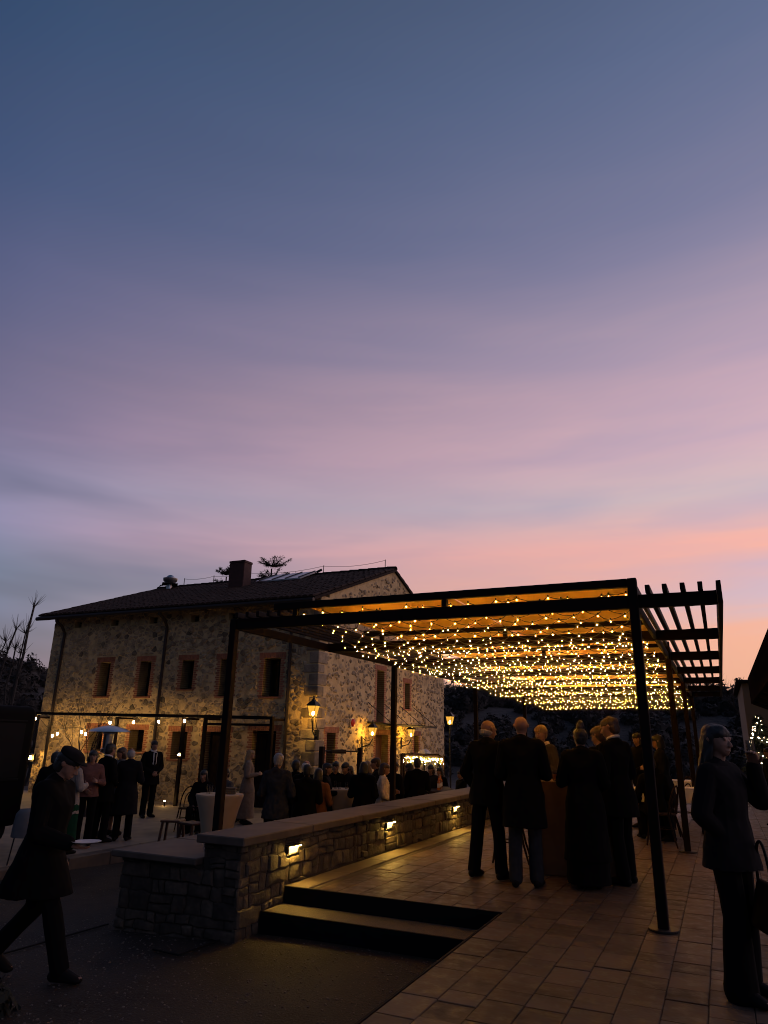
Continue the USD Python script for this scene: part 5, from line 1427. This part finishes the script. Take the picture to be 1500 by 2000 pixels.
bentwood('bentwood chair with its back to the nearest right pergola post', (-1.08, 13.9, 0), 165)
bentwood('bentwood chair standing just left of the second right pergola post', (-.98, 12.8, 0), 75)
bentwood('bentwood chair seen past the second right pergola post, farther back', (-.85, 15.9, 0), 140)
def dining(label, loc, rz_deg, w, d):
    t = thing('dining_table', label, 'table', loc, rz_deg, 'white clothed tables on the terrace')
    part(t, 'top', cbox((-w / 2, -d / 2, .72), (w / 2, d / 2, .75), .006), MAT['dark_wood'])
    part(t, 'cloth', cat([cbox((-w / 2 - .01, -d / 2 - .01, .752), (w / 2 + .01, d / 2 + .01, .758), .003)] + [cbox(lo, hi, .002) for lo, hi in (((-w / 2 - .014, -d / 2 - .01, .50), (-w / 2 - .008, d / 2 + .01, .751)), ((w / 2 + .008, -d / 2 - .01, .50), (w / 2 + .014, d / 2 + .01, .751)), ((-w / 2, -d / 2 - .016, .50), (w / 2, -d / 2 - .011, .751)), ((-w / 2, d / 2 + .011, .50), (w / 2, d / 2 + .016, .751)))]), MAT['white_cloth'])
    for sx in (-1, 1):
        for sy in (-1, 1):
            part(t, 'leg', cbox((sx * (w / 2 - .05) - .025, sy * (d / 2 - .05) - .025, 0), (sx * (w / 2 - .05) + .025, sy * (d / 2 - .05) + .025, .718), .005), MAT['dark_wood'])
    return t
dining('white clothed table on the terrace behind the nearest right pergola post', (-1.45, 14.1, 0), 6, .9, .8)
dining('small white clothed table on the terrace past the second right pergola post', (-.72, 14.9, 0), 0, .6, .6)
dining('farthest white clothed table on the terrace', (-1.0, 17.6, 0), 0, .8, .8)
tumbler('glass on the white table behind the nearest right post', (-1.55, 13.95, .758), .14, .035)
tumbler('glass on the small white table past the second right post', (-.75, 14.8, .758), .14, .035)
tumbler('amber drink on the brown clothed table beside the bald man in the long coat', (-1.96, 9.45, 1.06), .13, .04, True)

# ================================================================== the guests
G1, G2, G3 = 'guests standing on the terrace', 'guests in the crowd behind the low wall', 'guests on the plaza by the house'
BLK = (.004, .004, .0045)
# terrace
person('bald man in short dark coat and dark trousers, leftmost of the terrace group', (-2.64, 8.72, 0), -22, 1.75, ('pocket', 'hold'), 'coat', .80, BLK, 'apart', (.006, .006, .008), 'bald', 'grey', .05, .22, -.3, 1.08, True, seed=1, belly=.03, group=G1)
person('bald man in long black coat and grey trousers beside the brown clothed table', (-2.13, 8.46, 0), 8, 1.785, ('hold', 'hold'), 'coat', .60, BLK, 'stand', (.03, .03, .032), 'none', 'white', .04, .10, .0, 1.12, True, seed=2, belly=.05, group=G1)
person('fair haired man with a pale scarf facing the two bald men across the table', (-2.33, 10.45, 0), 150, 1.72, ('hold', 'hold'), 'jacket', .80, (.05, .04, .03), 'stand', BLK, 'short', 'blond', .03, .10, .2, 1.0, False, scarf=(.5, .42, .32), seed=3, group=G1)
person('woman with a topknot in a long black coat reaching the tiles, seen from behind', (-1.50, 8.74, 0), 8, 1.66, ('hold', 'front'), 'coat', .30, BLK, 'stand', BLK, 'bun', 'black', .02, .05, .25, 1.02, True, skirt=.06, seed=4, group=G1)
person('person with brown hair bending towards the woman with the topknot', (-1.36, 9.50, 0), 55, 1.70, ('front', 'hold'), 'coat', .55, BLK, 'stand', BLK, 'short', 'brown', .06, .2, .1, 1.0, False, skirt=.5, seed=5, group=G1)
person('dark haired man in black suit with white collar, right of the terrace group', (-1.17, 9.20, 0), 62, 1.80, ('front', 'front'), 'jacket', .70, BLK, 'stand', BLK, 'short', 'brown', .05, .22, .3, 1.06, True, collar=(.55, .5, .44), seed=6, group=G1)
person('person in black with hands together beside the far white table on the terrace', (-1.47, 15.0, 0), 130, 1.68, ('front', 'front'), 'jacket', .8, BLK, 'stand', BLK, 'bob', 'black', .03, .1, .3, seed=7, group=G1)
person('dark dressed guest half hidden by the nearest right pergola post', (-.98, 13.45, 0), 95, 1.64, ('hold', 'front'), 'coat', .6, (.012, .012, .014), 'stand', BLK, 'bob', 'black', .03, .12, 0, seed=8, group=G1)
person('guest seated at the white table behind the nearest right post', (-1.10, 13.05, -.42), 20, 1.70, ('table', 'table'), 'jacket', .8, BLK, 'sit', BLK, 'short', 'brown', .1, .15, seed=9, group=G1)
wp, wh = person('long haired woman in dark jacket and wide trousers raising a hand to her face', (-.03, 5.70, 0), -116, 1.65, ('face', 'inpocket'), 'jacket', .80, (.010, .009, .010), 'wide', BLK, 'long', 'black', .0, .05, -.15, 1.0, True, seed=10, group=G1)
person('small dark figure cut by the right picture edge beside the christmas tree', (.86, 17.0, 0), 120, 1.46, ('front', 'front'), 'jacket', .7, BLK, 'stand', BLK, 'short', 'black', seed=11, group=G1)
bg = thing('shoulder_bag', 'brown bag hanging at the right of the nearest woman', 'bag', (.17, 5.62, .40), 20)
part(bg, 'bag', solid([hull(ball((-.05, -.13, .04), .04), ball((-.05, .13, .04), .04), ball((.05, -.13, .04), .04), ball((.05, .13, .04), .04), ball((0, -.11, .27), .03), ball((0, .11, .27), .03))], .04, 2, .006, 2), fabric((.05, .022, .012)), smooth=True)
a = np.linspace(0, np.pi, 14)
part(bg, 'strap', tube(np.stack([.0 * a - .02, .10 * np.cos(a), .28 + .26 * np.sin(a)], 1), .010, 5), SHOE)
gl2 = thing('cocktail_glass', 'glass held to the face of the nearest woman on the right', 'glass', tuple(wh[-1] + np.array([0.0, .0, -.02])))
part(gl2, 'glass', lathe([(0, 0), (.026, 0), (.030, .11), (.027, .11), (.023, .008), (0, .008)], 14), MAT['glassware'], smooth=40)

# walking man at the left
p0, h0 = person('man in flat cap and long black coat walking with bowed head and a white plate', (-5.38, 4.72, -.385), -66, 1.75, ('down', 'plate'), 'coat', .62, BLK, 'walk', BLK, 'short', 'black', .10, .38, 0, 1.12, True, hatc=(.012, .011, .011), seed=12)
pt = thing('plate', 'white plate held by the walking man', 'plate', tuple(h0[1] + np.array([.05, .02, .035])))
part(pt, 'dish', lathe([(0, 0), (.06, 0), (.115, .014), (.118, .018), (.06, .006), (0, .006)], 28), plain('plate_glaze', (.28, .27, .26), .3), smooth=50)

# plaza
P = PZ
person('dark guest with back turned, leftmost of the group around the patio heater', (-10.52, 9.22, P), 25, 1.66, ('down', 'hold'), 'coat', .6, BLK, 'stand', BLK, 'short', 'black', seed=13, group=G3)
person('woman in a long green dress with a white wrap, left of the patio heater', (-10.62, 9.72, P), 0, 1.63, ('down', 'hold'), 'dress', .70, (.24, .22, .20), 'stand', (.004, .035, .019), 'bob', 'black', skirt=.10, seed=14, group=G3)
person('guest in a dusty pink top behind the patio heater', (-11.12, 10.62, P), -130, 1.66, ('hold', 'front'), 'shirt', .9, (.13, .065, .055), 'stand', BLK, 'bob', 'black', seed=15, group=G3)
person('man in a dark suit with white collar seen from behind beside the patio heater', (-11.15, 11.05, P), -10, 1.78, ('front', 'front'), 'jacket', .72, BLK, 'stand', BLK, 'short', 'black', collar=(.55, .53, .5), seed=16, group=G3, fine=False)
person('woman in grey facing the camera right of the patio heater', (-11.62, 11.90, P), 165, 1.69, ('hold', 'front'), 'dress', .85, (.12, .115, .11), 'stand', BLK, 'bob', 'brown', skirt=.4, seed=17, group=G3)
person('guest in a long dark coat with back turned, right of the patio heater', (-10.95, 11.45, P), 35, 1.70, ('front', 'hold'), 'coat', .5, (.010, .010, .012), 'stand', BLK, 'thin', 'grey', seed=18, group=G3)
person('tall man in black suit, white shirt and dark tie alone before the house wall', (-13.34, 14.72, P), -115, 1.81, ('front', 'front'), 'jacket', .75, BLK, 'stand', BLK, 'short', 'black', collar=(.6, .58, .55), tie=(.012, .012, .014), seed=19, group=G3, width=1.05)
person('long haired guest seated on the plaza, left of the front pergola post', (-10.62, 13.42, P - .45), -160, 1.68, ('lap', 'lap'), 'jacket', .8, BLK, 'sit', BLK, 'long', 'black', seed=20, group=G3)
person('short haired guest seated on the plaza, right of the front pergola post', (-10.34, 13.86, P - .45), 170, 1.70, ('lap', 'lap'), 'jacket', .8, (.07, .068, .065), 'sit', BLK, 'short', 'black', seed=21, group=G3)
person('woman in a pale beige dress in front of the house door', (-10.51, 14.95, P), -60, 1.65, ('down', 'hold'), 'dress', .75, (.17, .13, .10), 'stand', (.17, .13, .10), 'long', 'blond', skirt=.15, seed=22, group=G3)
# crowd behind the low wall
def crowd(label, x, y, face, h, *a, **k):
    return person(label, (x, y, float(zg(x, y))), face, h, *a, group=G2, **k)
crowd('man in slate grey quilted jacket, leftmost of the crowd behind the low wall', -6.95, 10.75, 20, 1.80, ('hold', 'front'), 'fur', .78, (.030, .032, .037), 'stand', BLK, 'short', 'grey', seed=23)
crowd('white haired guest in a black coat in the crowd behind the low wall', -7.10, 11.93, 10, 1.71, ('front', 'hold'), 'coat', .6, BLK, 'stand', BLK, 'thin', 'white', seed=24)
crowd('dark coated guest with back turned just in front of the white haired guest', -6.55, 11.05, 30, 1.62, ('hold', 'hold'), 'coat', .5, BLK, 'stand', BLK, 'short', 'black', seed=37, width=1.12)
crowd('woman in a rust brown jacket with dark hair behind the low wall', -6.54, 11.43, 15, 1.56, ('front', 'hold'), 'jacket', .7, (.13, .055, .022), 'stand', BLK, 'bob', 'black', seed=25)
crowd('dark haired guest between the white haired guest and the middle bar table', -7.55, 13.5, -70, 1.68, ('front', 'hold'), 'jacket', .8, BLK, 'stand', BLK, 'bob', 'black', seed=26)
crowd('dark haired man behind the middle bar table, at its left', -7.87, 14.51, -150, 1.73, ('table', 'front'), 'jacket', .8, BLK, 'stand', BLK, 'short', 'black', seed=27)
crowd('dark clothed man leaning on the middle bar table', -7.66, 14.75, 170, 1.72, ('table', 'table'), 'jacket', .8, (.012, .012, .014), 'stand', BLK, 'short', 'black', lean=.18, seed=28)
crowd('fair brown haired woman behind the middle bar table, at its right', -7.75, 15.9, 140, 1.75, ('front', 'hold'), 'jacket', .8, (.05, .04, .032), 'stand', BLK, 'long', 'blond', seed=29)
crowd('broad guest in a black coat with back turned right of the middle bar table', -6.50, 13.15, 10, 1.69, ('hold', 'hold'), 'coat', .45, BLK, 'stand', BLK, 'bob', 'black', width=1.15, seed=30)
crowd('man in dark clothes behind the woman in the white fur jacket', -7.02, 14.86, 120, 1.80, ('hold', 'front'), 'jacket', .8, (.014, .013, .013), 'stand', BLK, 'short', 'brown', seed=31)
crowd('brown haired woman in a white fur jacket in the crowd', -6.33, 13.71, -60, 1.67, ('hold', 'front'), 'fur', .82, (.60, .52, .42), 'stand', BLK, 'bob', 'brown', seed=32)
crowd('broad man in a black jacket with back turned, in front of the garland bar', -6.41, 15.74, 25, 1.80, ('front', 'hold'), 'jacket', .7, BLK, 'stand', BLK, 'short', 'black', width=1.15, seed=33)
crowd('guest with a dark fringe behind the bottles, right of the broad man', -6.92, 17.95, 175, 1.69, ('front', 'front'), 'jacket', .8, (.02, .018, .018), 'stand', BLK, 'bob', 'black', seed=34)
crowd('slim dark guest at the right end of the garland bar', -7.07, 19.02, 160, 1.64, ('front', 'front'), 'jacket', .8, BLK, 'stand', BLK, 'long', 'black', seed=35)
crowd('guest with a lit face under the street lamp, rightmost in the crowd', -6.35, 18.69, 140, 1.55, ('table', 'front'), 'jacket', .8, BLK, 'stand', BLK, 'short', 'brown', seed=36)

crowd('dark haired guest between the slate grey jacket and the white haired guest', -7.52, 12.25, 40, 1.72, ('front', 'hold'), 'coat', .6, BLK, 'stand', BLK, 'short', 'black', seed=41)
crowd('guest in black just right of the wooden sign stand, behind the others', -8.50, 16.45, 160, 1.66, ('front', 'front'), 'jacket', .8, BLK, 'stand', BLK, 'bob', 'brown', seed=42)
crowd('dark guest directly right of the white fur jacket', -6.50, 14.60, -20, 1.72, ('hold', 'front'), 'coat', .6, BLK, 'stand', BLK, 'short', 'black', seed=43)
crowd('dark guest between the second left pergola post and the garland bar', -6.78, 16.20, 90, 1.70, ('front', 'hold'), 'jacket', .7, BLK, 'stand', BLK, 'bob', 'black', seed=44)

# dark joints in the yard paving
v, f = cat([bar((-6.20, 4.6, float(zg(-6.2, 4.6)) + .02), (-6.15, 6.40, float(zg(-6.15, 6.4)) + .02), .025, .012, .002), bar((-4.98, 5.79, float(zg(-5, 5.8)) + .018), (-4.62, 5.72, float(zg(-4.6, 5.7)) + .018), .02, .012, .002), bar((-4.62, 5.73, float(zg(-4.6, 5.7)) + .018), (-4.60, 6.28, float(zg(-4.6, 6.2)) + .018), .02, .012, .002)])
top('yard_joint', (v, f), MAT['riser'], 'dark joint lines in the yard paving', kind='structure')
